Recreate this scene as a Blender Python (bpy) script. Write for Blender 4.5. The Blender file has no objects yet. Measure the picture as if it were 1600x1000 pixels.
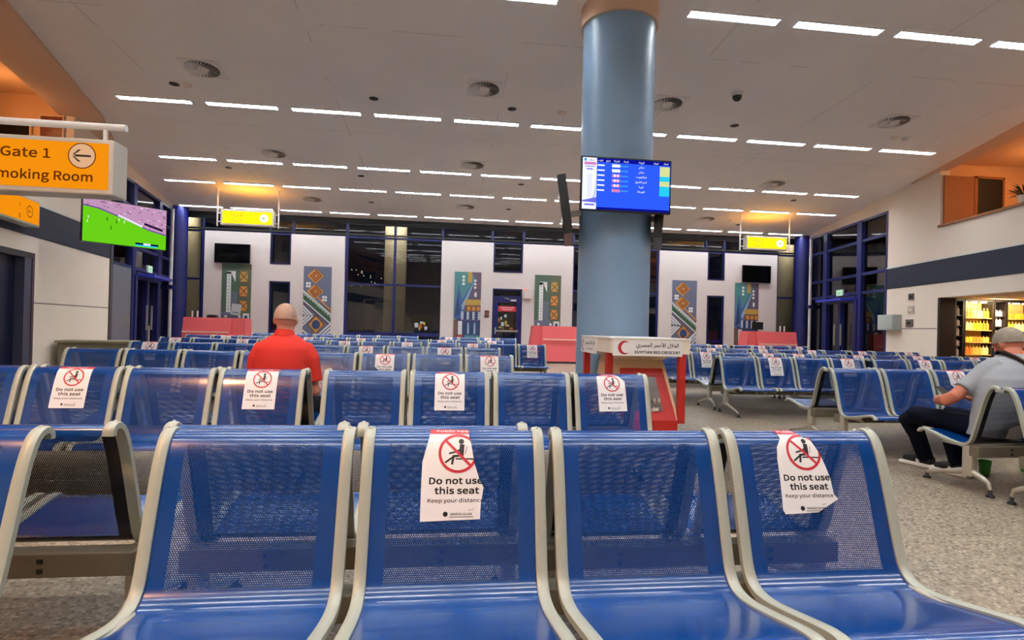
import bpy, bmesh, math, random
from mathutils import Vector, Matrix
random.seed(7)
C = bpy.context.scene.collection
PI = math.pi
# ------------------------------------------------------------------ camera, world, exposure
F, YAW, PIT, ROL, CY, H = 861.0, .1214, .004, .0245, 508.5, 1.12
_fw = Vector((math.sin(YAW)*math.cos(PIT), math.cos(YAW)*math.cos(PIT), math.sin(PIT)))
_r0 = Vector((math.cos(YAW), -math.sin(YAW), 0)); _u0 = _r0.cross(_fw)
_r = math.cos(ROL)*_r0 + math.sin(ROL)*_u0; _u = -math.sin(ROL)*_r0 + math.cos(ROL)*_u0
camd = bpy.data.cameras.new('camera'); cam = bpy.data.objects.new('camera', camd); C.objects.link(cam)
M = Matrix((( _r.x, _u.x, -_fw.x, 0), (_r.y, _u.y, -_fw.y, 0), (_r.z, _u.z, -_fw.z, H), (0,0,0,1)))
cam.matrix_world = M
camd.sensor_width = 36; camd.lens = 36*F/1600; camd.shift_y = (CY-500)/1600; camd.clip_start = .05; camd.clip_end = 200
sc = bpy.context.scene; sc.camera = cam
w = bpy.data.worlds.new('night'); sc.world = w; w.use_nodes = True
w.node_tree.nodes['Background'].inputs[0].default_value = (.02, .026, .045, 1)
w.node_tree.nodes['Background'].inputs[1].default_value = .35
vs = sc.view_settings; vs.view_transform = 'Standard'; vs.look = 'None'; vs.exposure = 0.08; vs.gamma = 1
try: vs.use_curve_mapping = False
except Exception: pass
LAMP = 77.0          # emission of the fluorescent fixtures
def ceil_z(y): return 5.948 - .055*y
# warm lamps of the two upper galleries and the shop, plus added fill lights
def lamp(name, kind, loc, energy, col, size=.3, rot=(0,0,0), **k):
    d = bpy.data.lights.new(name, kind); d.energy = energy; d.color = col
    if kind == 'AREA': d.size = size
    elif kind in ('POINT', 'SPOT'): d.shadow_soft_size = size
    for a, v in k.items(): setattr(d, a, v)
    o = bpy.data.objects.new(name, d); o.location = loc; o.rotation_euler = rot; C.objects.link(o); return o
ORANGE = (1.0, .52, .2)
for i, (x, y, z, e) in enumerate([(-8.3, 11.3, 5.0, 20), (-8.9, 8.2, 4.9, 22), (-8.3, 5.0, 4.9, 24), (13.6, 10.6, 4.9, 46), (13.4, 7.6, 4.9, 60), (12.6, 3.5, 4.9, 44)]):
    lamp('gallery_lamp', 'POINT', (x, y, z), e, ORANGE, .12)
lamp('shop_lamp', 'AREA', (13.4, 11.2, 2.08), 18, (1, .78, .5), 1.2)
for x in (-9.2, -2.6, -1.2, 7.2, 14.0): lamp('column_fill_light', 'POINT', (x, 20.9, 5.2), 330, (1, .86, .66), .2)  # unseen lights added to brighten the columns behind the back glass
lamp('floor_tint_spot', 'SPOT', (-3.9, -1.6, 4.8), 1100, (1, .48, .2), .3, (math.radians(36), 0, math.radians(-24)), spot_size=math.radians(95), spot_blend=.9)  # unseen warm spot behind the camera, added to tint the left floor

# ------------------------------------------------------------------ materials
def lin(c):
    return tuple((v/255/12.92 if v/255 <= .04045 else ((v/255+.055)/1.055)**2.4) for v in c)
MC = {}
def mat(name, rgb, rough=.5, metal=0, bump=0, bscale=40, var=0, vscale=3, coat=0, spec=.5, emis=0, alpha=1, trans=0):
    if name in MC: return MC[name]
    m = bpy.data.materials.new(name); m.use_nodes = True; nt = m.node_tree; b = nt.nodes['Principled BSDF']
    c = lin(rgb) + (1,)
    b.inputs['Base Color'].default_value = c; b.inputs['Roughness'].default_value = rough; b.inputs['Metallic'].default_value = metal
    b.inputs['Specular IOR Level'].default_value = spec
    if coat: b.inputs['Coat Weight'].default_value = coat; b.inputs['Coat Roughness'].default_value = .08
    if emis: b.inputs['Emission Color'].default_value = c; b.inputs['Emission Strength'].default_value = emis
    if trans: b.inputs['Transmission Weight'].default_value = trans
    if bump or var:
        tc = nt.nodes.new('ShaderNodeTexCoord')
        if var:
            n = nt.nodes.new('ShaderNodeTexNoise'); n.inputs['Scale'].default_value = vscale; n.inputs['Detail'].default_value = 4
            nt.links.new(tc.outputs['Object'], n.inputs['Vector'])
            r = nt.nodes.new('ShaderNodeMapRange'); r.inputs[1].default_value = .3; r.inputs[2].default_value = .7; r.inputs[3].default_value = 1-var; r.inputs[4].default_value = 1+var
            nt.links.new(n.outputs['Fac'], r.inputs[0])
            h = nt.nodes.new('ShaderNodeHueSaturation'); h.inputs['Color'].default_value = c
            nt.links.new(r.outputs[0], h.inputs['Value']); nt.links.new(h.outputs[0], b.inputs['Base Color'])
        if bump:
            n2 = nt.nodes.new('ShaderNodeTexNoise'); n2.inputs['Scale'].default_value = bscale; n2.inputs['Detail'].default_value = 3
            nt.links.new(tc.outputs['Object'], n2.inputs['Vector'])
            bp = nt.nodes.new('ShaderNodeBump'); bp.inputs['Strength'].default_value = bump; bp.inputs['Distance'].default_value = .01
            nt.links.new(n2.outputs['Fac'], bp.inputs['Height']); nt.links.new(bp.outputs[0], b.inputs['Normal'])
    MC[name] = m; return m
def emit(name, rgb, s):
    if name in MC: return MC[name]
    m = bpy.data.materials.new(name); m.use_nodes = True; nt = m.node_tree; nt.nodes.remove(nt.nodes['Principled BSDF'])
    e = nt.nodes.new('ShaderNodeEmission'); e.inputs[0].default_value = lin(rgb)+(1,); e.inputs[1].default_value = s
    nt.links.new(e.outputs[0], nt.nodes['Material Output'].inputs[0]); MC[name] = m; return m
def MATH(nt, op, a, b=None, c=None):
    n = nt.nodes.new('ShaderNodeMath'); n.operation = op
    for i, v in enumerate((a, b, c)):
        if v is None: continue
        if isinstance(v, (int, float)): n.inputs[i].default_value = v
        else: nt.links.new(v, n.inputs[i])
    return n.outputs[0]

def seat_material():
    m = mat('seat_blue', (4, 57, 122), .2, 0, .02, 5, .05, 5, .35)
    nt = m.node_tree; b = nt.nodes['Principled BSDF']
    g = nt.nodes.new('ShaderNodeNewGeometry'); mb_ = nt.nodes.new('ShaderNodeMix'); mb_.data_type = 'RGBA'      # back faces of the shell take a darker navy
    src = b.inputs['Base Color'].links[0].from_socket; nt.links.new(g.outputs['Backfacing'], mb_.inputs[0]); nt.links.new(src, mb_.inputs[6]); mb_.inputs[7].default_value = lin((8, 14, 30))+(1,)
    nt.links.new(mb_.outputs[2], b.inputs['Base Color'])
    uv = nt.nodes.new('ShaderNodeUVMap'); s = nt.nodes.new('ShaderNodeSeparateXYZ'); nt.links.new(uv.outputs[0], s.inputs[0])
    U, V = s.outputs[0], s.outputs[1]; p = .0066; q = p*1.732
    def cell(off):
        fu = MATH(nt, 'FRACT', MATH(nt, 'MULTIPLY_ADD', U, 1/p, off)); fv = MATH(nt, 'FRACT', MATH(nt, 'MULTIPLY_ADD', V, 1/q, off))
        du = MATH(nt, 'MULTIPLY', MATH(nt, 'SUBTRACT', fu, .5), p); dv = MATH(nt, 'MULTIPLY', MATH(nt, 'SUBTRACT', fv, .5), q)
        return MATH(nt, 'ADD', MATH(nt, 'MULTIPLY', du, du), MATH(nt, 'MULTIPLY', dv, dv))
    d = MATH(nt, 'MINIMUM', cell(10.0), cell(10.5))
    hole = MATH(nt, 'LESS_THAN', d, .0020**2)
    reg = MATH(nt, 'MULTIPLY', MATH(nt, 'LESS_THAN', MATH(nt, 'ABSOLUTE', MATH(nt, 'SUBTRACT', U, .28)), .198),
               MATH(nt, 'MULTIPLY', MATH(nt, 'GREATER_THAN', V, .105), MATH(nt, 'LESS_THAN', V, .505)))
    hole = MATH(nt, 'MULTIPLY', hole, reg)
    tr = nt.nodes.new('ShaderNodeBsdfTransparent'); mx = nt.nodes.new('ShaderNodeMixShader')
    nt.links.new(hole, mx.inputs[0]); nt.links.new(b.outputs[0], mx.inputs[1]); nt.links.new(tr.outputs[0], mx.inputs[2])
    nt.links.new(mx.outputs[0], nt.nodes['Material Output'].inputs[0])
    return m
def glass_material(name, tint, refl=1.0):
    m = bpy.data.materials.new(name); m.use_nodes = True; nt = m.node_tree; nt.nodes.remove(nt.nodes['Principled BSDF'])
    tr = nt.nodes.new('ShaderNodeBsdfTransparent'); tr.inputs[0].default_value = tint+(1,)
    gl = nt.nodes.new('ShaderNodeBsdfGlossy'); gl.inputs['Roughness'].default_value = .02
    fr = nt.nodes.new('ShaderNodeFresnel'); fr.inputs[0].default_value = 1.5
    mx = nt.nodes.new('ShaderNodeMixShader')
    nt.links.new(MATH(nt, 'MULTIPLY', fr.outputs[0], refl*1.6), mx.inputs[0])
    nt.links.new(tr.outputs[0], mx.inputs[1]); nt.links.new(gl.outputs[0], mx.inputs[2]); nt.links.new(mx.outputs[0], nt.nodes['Material Output'].inputs[0])
    MC[name] = m; return m
def floor_material():
    m = bpy.data.materials.new('terrazzo'); m.use_nodes = True; nt = m.node_tree; b = nt.nodes['Principled BSDF']
    tc = nt.nodes.new('ShaderNodeTexCoord')
    v = nt.nodes.new('ShaderNodeTexVoronoi'); v.inputs['Scale'].default_value = 75; nt.links.new(tc.outputs['Object'], v.inputs['Vector'])
    cr = nt.nodes.new('ShaderNodeValToRGB'); cr.color_ramp.interpolation = 'CONSTANT'
    sx = nt.nodes.new('ShaderNodeSeparateColor'); nt.links.new(v.outputs['Color'], sx.inputs[0]); nt.links.new(sx.outputs[0], cr.inputs[0])
    e = cr.color_ramp.elements; e[0].position = 0; e[0].color = lin((98, 85, 71))+(1,); e[1].position = .14; e[1].color = lin((138, 124, 105))+(1,)
    for p_, c_ in [(.45, (152, 138, 117)), (.72, (126, 113, 95)), (.88, (174, 161, 142))]:
        x = e.new(p_); x.color = lin(c_)+(1,)
    n = nt.nodes.new('ShaderNodeTexNoise'); n.inputs['Scale'].default_value = .8; nt.links.new(tc.outputs['Object'], n.inputs['Vector'])
    r = nt.nodes.new('ShaderNodeMapRange'); r.inputs[1].default_value = .3; r.inputs[2].default_value = .7; r.inputs[3].default_value = .88; r.inputs[4].default_value = 1.06; nt.links.new(n.outputs['Fac'], r.inputs[0])
    br = nt.nodes.new('ShaderNodeTexBrick'); br.offset = 0; br.inputs['Scale'].default_value = 1; br.inputs['Brick Width'].default_value = .6; br.inputs['Row Height'].default_value = .6
    br.inputs['Mortar Size'].default_value = .003; br.inputs['Color1'].default_value = br.inputs['Color2'].default_value = (1,1,1,1); br.inputs['Mortar'].default_value = (.72,.7,.68,1)
    nt.links.new(tc.outputs['Object'], br.inputs['Vector'])
    h = nt.nodes.new('ShaderNodeHueSaturation'); nt.links.new(cr.outputs[0], h.inputs['Color']); nt.links.new(r.outputs[0], h.inputs['Value'])
    mm = nt.nodes.new('ShaderNodeMix'); mm.data_type = 'RGBA'; mm.blend_type = 'MULTIPLY'; mm.inputs[0].default_value = 1
    nt.links.new(h.outputs[0], mm.inputs[6]); nt.links.new(br.outputs['Color'], mm.inputs[7]); nt.links.new(mm.outputs[2], b.inputs['Base Color'])
    b.inputs['Roughness'].default_value = .38; MC['terrazzo'] = m; return m
def ceiling_material():
    m = mat('ceiling_paint', (238, 230, 220), .8, 0, .05, 3, .035, .6)
    nt = m.node_tree; b = nt.nodes['Principled BSDF']; tc = nt.nodes.new('ShaderNodeTexCoord')
    mp = nt.nodes.new('ShaderNodeMapping'); mp.inputs['Location'].default_value = (-.95, -.55, 0); nt.links.new(tc.outputs['Object'], mp.inputs[0])
    br = nt.nodes.new('ShaderNodeTexBrick'); br.offset = 0; br.inputs['Scale'].default_value = 1; br.inputs['Brick Width'].default_value = 3.1; br.inputs['Row Height'].default_value = 3.9
    br.inputs['Mortar Size'].default_value = .009; br.inputs['Mortar Smooth'].default_value = .3
    br.inputs['Color1'].default_value = br.inputs['Color2'].default_value = (1,1,1,1); br.inputs['Mortar'].default_value = (.5,.48,.46,1)
    nt.links.new(mp.outputs[0], br.inputs['Vector'])
    n = nt.nodes.new('ShaderNodeTexNoise'); n.inputs['Scale'].default_value = .9; nt.links.new(tc.outputs['Object'], n.inputs['Vector'])
    mm = nt.nodes.new('ShaderNodeMix'); mm.data_type = 'RGBA'; mm.blend_type = 'MULTIPLY'
    nt.links.new(MATH(nt, 'MULTIPLY', MATH(nt, 'GREATER_THAN', n.outputs['Fac'], .48), .55), mm.inputs[0])
    src = b.inputs['Base Color'].links[0].from_socket
    nt.links.new(src, mm.inputs[6]); nt.links.new(br.outputs['Color'], mm.inputs[7]); nt.links.new(mm.outputs[2], b.inputs['Base Color'])
    return m

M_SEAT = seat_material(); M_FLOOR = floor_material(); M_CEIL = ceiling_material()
M_RAIL = mat('rail_grey', (163, 166, 152), .42, .1, .04, 60, .05, 8)
M_BEAM = mat('beam_grey', (112, 104, 88), .45, .2, .05, 50, .06, 5)
M_ALU = mat('cast_aluminium', (186, 180, 164), .38, .45, .04, 60)
M_RUB = mat('black_rubber', (22, 20, 19), .7)
M_PAPER = mat('notice_paper', (226, 224, 222), .5); M_RED = mat('print_red', (186, 40, 52), .5); M_INK = mat('print_black', (24, 22, 24), .5); M_PINK = mat('print_white', (240, 225, 225), .5)
M_WALL = mat('cream_wall', (238, 224, 208), .75, 0, .04, 30, .02, 1.5)
M_PANEL = mat('white_panel', (222, 212, 208), .6, 0, .03, 30, .015, 1)
M_NAVY = mat('navy_band', (20, 27, 50), .7, 0, 0, 1, .05, 2)
M_GROOVE = mat('groove_dark', (108, 98, 90), .8)
M_BLUE = mat('frame_blue', (15, 21, 86), .38, 0, .02, 20)
M_DBLUE = mat('frame_dark_blue', (18, 22, 74), .4)
M_GLASS = glass_material('night_glass', (.55, .58, .6)); M_CLEAR = glass_material('clear_glass', (.93, .95, .95), .7)
M_BLACK = mat('black_plastic', (9, 9, 10), .35); M_DARK = mat('dark_void', (12, 12, 16), .6)
M_WHITEP = mat('white_paint', (222, 220, 216), .4)
M_CORAL = mat('coral_laminate', (226, 96, 98), .45, 0, .02, 20)
M_COL = mat('column_blue', (128, 156, 182), .36, 0, .02, 8, .03, 1.2)
M_PEACH = mat('collar_peach', (214, 178, 148), .7)
M_GAL = mat('gallery_wall', (214, 168, 128), .75, 0, .03, 15, .03, 1)
M_BROWN = mat('gallery_panel', (150, 98, 58), .6, 0, 0, 1, .06, 3)
M_DBROWN = mat('shop_frame', (44, 26, 22), .5)
M_TUBE = emit('fluorescent', (244, 250, 255), LAMP)
M_LOUV = mat('louvre_white', (236, 238, 238), .35)

# ------------------------------------------------------------------ mesh helpers
class MB:
    def __init__(s): s.v = []; s.f = []; s.m = []; s.mats = []; s.uv = []
    def mi(s, m):
        if m not in s.mats: s.mats.append(m)
        return s.mats.index(m)
    def add(s, vs, fs, m, T=None):
        k = len(s.v); i = s.mi(m)
        s.v += [tuple(T @ Vector(v)) if T else tuple(v) for v in vs]
        for f in fs: s.f.append(tuple(k+j for j in f)); s.m.append(i)
        return s
    def box(s, x0, x1, y0, y1, z0, z1, m, T=None, bev=0):
        if bev:
            bm = bmesh.new(); bmesh.ops.create_cube(bm, size=1)
            for v in bm.verts: v.co = Vector((x0+(v.co.x+.5)*(x1-x0), y0+(v.co.y+.5)*(y1-y0), z0+(v.co.z+.5)*(z1-z0)))
            bmesh.ops.bevel(bm, geom=bm.edges[:], offset=bev, segments=2, affect='EDGES', profile=.5)
            bm.verts.index_update(); s.add([v.co for v in bm.verts], [[v.index for v in f.verts] for f in bm.faces], m, T); bm.free(); return s
        vs = [(x0,y0,z0),(x1,y0,z0),(x1,y1,z0),(x0,y1,z0),(x0,y0,z1),(x1,y0,z1),(x1,y1,z1),(x0,y1,z1)]
        return s.add(vs, [(0,3,2,1),(4,5,6,7),(0,1,5,4),(1,2,6,5),(2,3,7,6),(3,0,4,7)], m, T)
    def poly(s, pts, a, b, m, axis='y', T=None):
        """closed 2-D outline extruded between a and b along an axis"""
        n = len(pts)
        def P(p, t): return {'y': (p[0], t, p[1]), 'x': (t, p[0], p[1]), 'z': (p[0], p[1], t)}[axis]
        vs = [P(p, a) for p in pts] + [P(p, b) for p in pts]
        fs = [tuple(range(n)), tuple(range(2*n-1, n-1, -1))] + [(i, i+n, (i+1) % n+n, (i+1) % n) for i in range(n)]
        return s.add(vs, fs, m, T)
    def loft(s, rings, m, caps=True, T=None):
        n = len(rings[0]); vs = [p for r in rings for p in r]; fs = []
        for i in range(len(rings)-1):
            for j in range(n): fs.append((i*n+j, i*n+(j+1) % n, (i+1)*n+(j+1) % n, (i+1)*n+j))
        if caps: fs += [tuple(range(n-1, -1, -1)), tuple((len(rings)-1)*n+j for j in range(n))]
        return s.add(vs, fs, m, T)
    def tube(s, path, r, m, n=10, T=None, ry=None):
        path = [Vector(p) for p in path]; rings = []; rr = r if isinstance(r, (list, tuple)) else [r]*len(path)
        for i, p in enumerate(path):
            t = (path[min(i+1, len(path)-1)] - path[max(i-1, 0)]).normalized()
            if i == 0: a = Vector((0,0,1)) if abs(t.z) < .9 else Vector((1,0,0)); x = t.cross(a).normalized()
            else: x = (x - t*x.dot(t)).normalized()
            y = x.cross(t)
            k = (ry[i] if isinstance(ry, (list, tuple)) else ry) if ry else rr[i]
            rings.append([tuple(p + x*rr[i]*math.cos(2*PI*j/n) + y*k*math.sin(2*PI*j/n)) for j in range(n)])
        return s.loft(rings, m, T=T)
    def lathe(s, prof, m, cx=0, cy=0, n=24, T=None, z=0):
        return s.loft([[(cx+r*math.cos(2*PI*j/n), cy+r*math.sin(2*PI*j/n), z+h) for j in range(n)] for r, h in prof], m, T=T)
    def ell(s, c, r, m, T=None, n=20, k=12):
        rings = []
        for i in range(k+1):
            a = PI*(i/k)*.98+.01*PI; rings.append([(c[0]+r[0]*math.sin(a)*math.cos(2*PI*j/n), c[1]+r[1]*math.sin(a)*math.sin(2*PI*j/n), c[2]-r[2]*math.cos(a)) for j in range(n)])
        return s.loft(rings, m, T=T)
    def mesh(s, name, smooth=False):
        me = bpy.data.meshes.new(name); me.from_pydata(s.v, [], s.f)
        for m in s.mats: me.materials.append(m)
        me.polygons.foreach_set('material_index', s.m)
        if smooth: me.polygons.foreach_set('use_smooth', [True]*len(s.f))
        me.update(); return me
    def build(s, name, parent=None, smooth=False, fix=True):
        me = s.mesh(name, smooth)
        if fix:
            bm = bmesh.new(); bm.from_mesh(me); bmesh.ops.recalc_face_normals(bm, faces=bm.faces[:]); bm.to_mesh(me); bm.free()
        if smooth:
            try: me.set_sharp_from_angle(angle=math.radians(40))
            except Exception: pass
        return link(name, me, parent)
def link(name, me, parent=None):
    o = bpy.data.objects.new(name, me); C.objects.link(o)
    if parent: o.parent = parent
    return o
def tag(o, label=None, cat=None, group=None, kind=None):
    for k, v in (('label', label), ('category', cat), ('group', group), ('kind', kind)):
        if v: o[k] = v
    return o
def thing(name, label, cat, loc=(0,0,0), rz=0, group=None, rot=None):
    o = bpy.data.objects.new(name, None); o.empty_display_size = .1; C.objects.link(o); o.location = loc; o.rotation_euler = rot or (0,0,rz)
    return tag(o, label, cat, group)
def struct(mb, name, parent=None, smooth=False):
    o = mb.build(name, parent, smooth)
    if not parent: o['kind'] = 'structure'
    return o
def copy_tree(o, parent=None):
    c = o.copy(); C.objects.link(c)
    if parent: c.parent = parent
    for ch in [k for k in ALLCH.get(o.name, [])]: copy_tree(ch, c)
    return c
ALLCH = {}
ORD = ['first','second','third','fourth','fifth','sixth','seventh','eighth','ninth','tenth','eleventh','twelfth','thirteenth','fourteenth']

# text as flat triangles -------------------------------------------------
_TX = {}
FONT = None
try:
    import os
    FONT = bpy.data.fonts.load(os.path.join(bpy.utils.system_resource('DATAFILES', path='fonts'), 'Noto Sans CJK Regular.woff2'))   # Blender's own interface font
except Exception: pass
def text_tris(body, size, bold=0.0, align='CENTER'):
    key = (body, size, bold, align)
    if key not in _TX:
        c = bpy.data.curves.new('t', 'FONT'); c.body = body; lat = FONT and max(map(ord, body)) < 256; c.size = size*(2.0 if lat else 1); c.font = FONT if lat else c.font; c.align_x = align; c.offset = bold*size; c.resolution_u = 3; c.fill_mode = 'FRONT' if hasattr(c, 'fill_mode') else 'FRONT'
        o = bpy.data.objects.new('t', c); C.objects.link(o)
        dg = bpy.context.evaluated_depsgraph_get(); me = bpy.data.meshes.new_from_object(o.evaluated_get(dg))
        vs = [(v.co.x, v.co.y) for v in me.vertices]; me.calc_loop_triangles(); fs = [tuple(t.vertices) for t in me.loop_triangles]
        bpy.data.objects.remove(o); bpy.data.curves.remove(c); bpy.data.meshes.remove(me); _TX[key] = (vs, fs)
    return _TX[key]
# isolated code point and whether it joins on the left (presentation forms B: iso, fin, ini, med)
_AR = {'ا': (0xFE8D,0),'ب': (0xFE8F,1),'ة': (0xFE93,0),'ت': (0xFE95,1),'ح': (0xFEA1,1),'خ': (0xFEA5,1),'د': (0xFEA9,0),'ر': (0xFEAD,0),'س': (0xFEB1,1),'ش': (0xFEB5,1),'ص': (0xFEB9,1),'غ': (0xFECD,1),'ف': (0xFED1,1),'ق': (0xFED5,1),'ك': (0xFED9,1),'ل': (0xFEDD,1),'م': (0xFEE1,1),'ن': (0xFEE5,1),'ه': (0xFEE9,1),'و': (0xFEED,0),'ي': (0xFEF1,1),'ط': (0xFEC1,1)}
def arabic(s):
    s = s.replace('لأ', '\u0001').replace('لا', '\u0002'); out = []; prev = False
    for i, ch in enumerate(s):
        if ch in '\u0001\u0002':
            out.append(chr((0xFEF7 if ch == '\u0001' else 0xFEFB)+(1 if prev else 0))); prev = False; continue
        if ch not in _AR: out.append(ch); prev = False; continue
        b, j = _AR[ch]; nxt = j and i+1 < len(s) and (s[i+1] in _AR or s[i+1] in '\u0001\u0002')
        out.append(chr(b + (3 if prev and nxt else 2 if nxt else 1 if prev else 0))); prev = bool(nxt)
    return ''.join(reversed(out))

class Flat:
    """flat artwork in (u, v) made of coloured pieces in thin layers"""
    def __init__(s): s.p = []
    def poly(s, pts, m, lay=0): s.p.append(([tuple(p) for p in pts], [tuple(range(len(pts)))], m, lay)); return s
    def rect(s, u0, u1, v0, v1, m, lay=0): return s.poly([(u0,v0),(u1,v0),(u1,v1),(u0,v1)], m, lay)
    def text(s, body, u, v, size, m, lay=1, bold=0., align='CENTER', sx=1):
        vs, fs = text_tris(body, size, 0, align); b = bold*size*.75
        for du, dv in (((-b, -b), (b, b), (-b, b), (b, -b)) if b else ((0, 0),)): s.p.append(([(u+du+x*sx, v+dv+y) for x, y in vs], fs, m, lay))
        return s
    def ring(s, u, v, r0, r1, m, lay=1, n=40, a0=0, a1=2*PI, sv=1):
        full = abs(a1-a0-2*PI) < 1e-6; k = n if full else n+1
        vs = [(u+r*math.cos(a0+(a1-a0)*i/n), v+sv*r*math.sin(a0+(a1-a0)*i/n)) for r in (r0, r1) for i in range(k)]
        s.p.append((vs, [(i, (i+1) % k, k+(i+1) % k, k+i) for i in range(n)], m, lay)); return s
    def disc(s, u, v, r, m, lay=1, n=24, sv=1): return s.poly([(u+r*math.cos(2*PI*i/n), v+sv*r*math.sin(2*PI*i/n)) for i in range(n)], m, lay)
    def line(s, pts, w_, m, lay=1):
        for (a, b), (c, d) in zip(pts, pts[1:]):
            L = math.hypot(c-a, d-b) or 1; nx, ny = -(d-b)/L*w_/2, (c-a)/L*w_/2; ex, ey = (c-a)/L*w_*.45, (d-b)/L*w_*.45
            s.poly([(a+nx-ex, b+ny-ey), (a-nx-ex, b-ny-ey), (c-nx+ex, d-ny+ey), (c+nx+ex, d+ny+ey)], m, lay)
        return s
    def mesh_to(s, mb, fn, clip=None, vcuts=(), dl=.0006):
        """fn(u, v, lift) -> xyz ; clip = outline polygon"""
        for vs, fs, m, lay in s.p:
            bm = bmesh.new(); bv = [bm.verts.new((x, y, 0)) for x, y in vs]
            for f in fs:
                try: bm.faces.new([bv[i] for i in f])
                except ValueError: pass
            cuts = [((0, c), (0, 1)) for c in vcuts]
            if clip:
                n = len(clip)
                cuts += [(clip[i], (-(clip[(i+1) % n][1]-clip[i][1]), clip[(i+1) % n][0]-clip[i][0])) for i in range(n)]
            for (px, py), (nx, ny) in cuts:
                if abs(nx)+abs(ny) < 1e-9: continue
                bmesh.ops.bisect_plane(bm, geom=bm.verts[:]+bm.edges[:]+bm.faces[:], plane_co=(px, py, 0), plane_no=(nx, ny, 0), dist=1e-7)
            if clip:
                def inside(x, y):
                    r = False; j = len(clip)-1
                    for i in range(len(clip)):
                        (xi, yi), (xj, yj) = clip[i], clip[j]
                        if (yi > y) != (yj > y) and x < (xj-xi)*(y-yi)/(yj-yi)+xi: r = not r
                        j = i
                    return r
                dead = [f for f in bm.faces if not inside(*f.calc_center_median()[:2])]
                bmesh.ops.delete(bm, geom=dead, context='FACES')
            bm.verts.index_update()
            mb.add([fn(v.co.x, v.co.y, lay*dl) for v in bm.verts], [[v.index for v in f.verts] for f in bm.faces], m); bm.free()
        return mb

# ------------------------------------------------------------------ room frame of the fan-shaped hall
YB = 20.0
class Wall:
    """a side wall: s runs from the back corner toward the camera, d is depth outside the room"""
    def __init__(s, x0, k, side):
        s.o = Vector((x0, YB, 0)); L = math.hypot(k, 1); s.d = Vector((k/L, -1/L, 0)); s.n = Vector((side/L, side*k/L, 0)); s.c = 1/L; s.side = side
        if s.n.x*side < 0: s.n = -s.n
        s.T = Matrix(((s.d.x, s.n.x, 0, s.o.x), (s.d.y, s.n.y, 0, s.o.y), (0,0,1,0), (0,0,0,1)))
    def s_of(s, y): return (YB-y)/s.c
    def box(s, mb, ya, yb, d0, d1, z0, z1, m): return mb.box(min(s.s_of(ya), s.s_of(yb)), max(s.s_of(ya), s.s_of(yb)), d0, d1, z0, z1, m, s.T)
    def at(s, y, d=0, z=0): return s.T @ Vector((s.s_of(y), d, z))
WL = Wall(-9.1, .19, -1); WR = Wall(13.75, -.21, 1)

mb = MB(); mb.add([(-14,-9,0),(20,-9,0),(20,21,0),(-14,21,0)], [(0,1,2,3)], M_FLOOR); struct(mb, 'floor')
def cslab(pts, t=.12, dz=0, m=M_CEIL):
    n = len(pts); vs = [(x, y, ceil_z(y)+dz) for x, y in pts]+[(x, y, ceil_z(y)+dz+t) for x, y in pts]
    return vs, [tuple(range(n-1, -1, -1)), tuple(range(n, 2*n))]+[(i, (i+1) % n, (i+1) % n+n, i+n) for i in range(n)], m
mb = MB(); mb.add(*cslab([(-9.3,20.3),(-8.15,15.0),(-7.08,12.25),(-6.16,8.56),(-2.1,-8.2),(7.0,-8.2),(11.22,9.55),(12.07,12.84),(12.6,14.4),(13.95,20.3)])); struct(mb, 'ceiling')
mb = MB(); mb.add(*cslab([(-8.3,15.0),(-7.9,12.25),(-7.1,8.56),(-3.9,-8.2),(-2.1,-8.2),(-6.16,8.56),(-7.08,12.25),(-8.15,15.0)], .15, -.05, M_PEACH))
struct(mb, 'trim_1')
mb = MB(); mb.add(*cslab([(12.9,14.4),(12.07,12.84),(11.22,9.55),(7.0,-8.2),(8.2,-8.2),(11.75,9.55),(12.4,12.84)], .15, .0, M_PEACH)); struct(mb, 'trim_2')
# rear wall behind the camera and short returns
mb = MB(); mb.box(-6, 10, -8.3, -8.0, 0, 6.6, M_WALL); struct(mb, 'wall_rear')

def side_wall(W, name, door=None, opening=None):
    mb = MB(); g = W.side
    ys = [(12.3, 14.4, 0, 5.45)]
    lo = [(-8, 12.3)]
    if door: lo = [(-8, door[0]), (door[1], 12.3)]; W.box(mb, door[0], door[1], 0, .22, door[2], 3.87, M_WALL)
    if opening: lo = [(-8, opening[0]), (opening[1], 12.3)]; W.box(mb, opening[0], opening[1], 0, .22, opening[2], 3.87, M_WALL)
    for a, b in lo:
        if b > a+.01: W.box(mb, a, b, 0, .22, 0, 3.87, M_WALL)
    for a, b, z0, z1 in ys: W.box(mb, a, b, 0, .22, z0, z1, M_WALL)
    W.box(mb, 14.4, 19.9, 0, .22, 4.74, 5.4, M_WALL)
    return struct(mb, name)
side_wall(WL, 'wall_left', door=(8.9, 10.78, 2.17))
side_wall(WR, 'wall_right', opening=(6.0, 12.3, 2.12))
def bands(W, lo, hi, i, skip=None):
    mb = MB(); W.box(mb, -8, 14.4, -.012, 0, lo, hi, M_NAVY); struct(mb, 'trim_%d' % i)
    mb = MB(); W.box(mb, -8, 14.4, -.022, 0, hi, hi+.035, M_WHITEP); struct(mb, 'trim_%d' % (i+1))
    mb = MB(); segs = skip or [(-8, 14.4)]
    for a, b in segs: W.box(mb, a, b, -.003, .0, 1.345, 1.365, M_GROOVE)
    struct(mb, 'trim_%d' % (i+2))
bands(WL, 2.54, 3.12, 3, [(-8, 8.85), (10.84, 14.35)]); bands(WR, 2.48, 3.06, 6, [(-8, 5.9), (12.32, 13.7)])
mb = MB()
for W, z in ((WR, 3.87), (WL, 3.87)): W.box(mb, -8, 12.3, -.05, .3, z, z+.05, M_BROWN)
struct(mb, 'trim_9')
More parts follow.
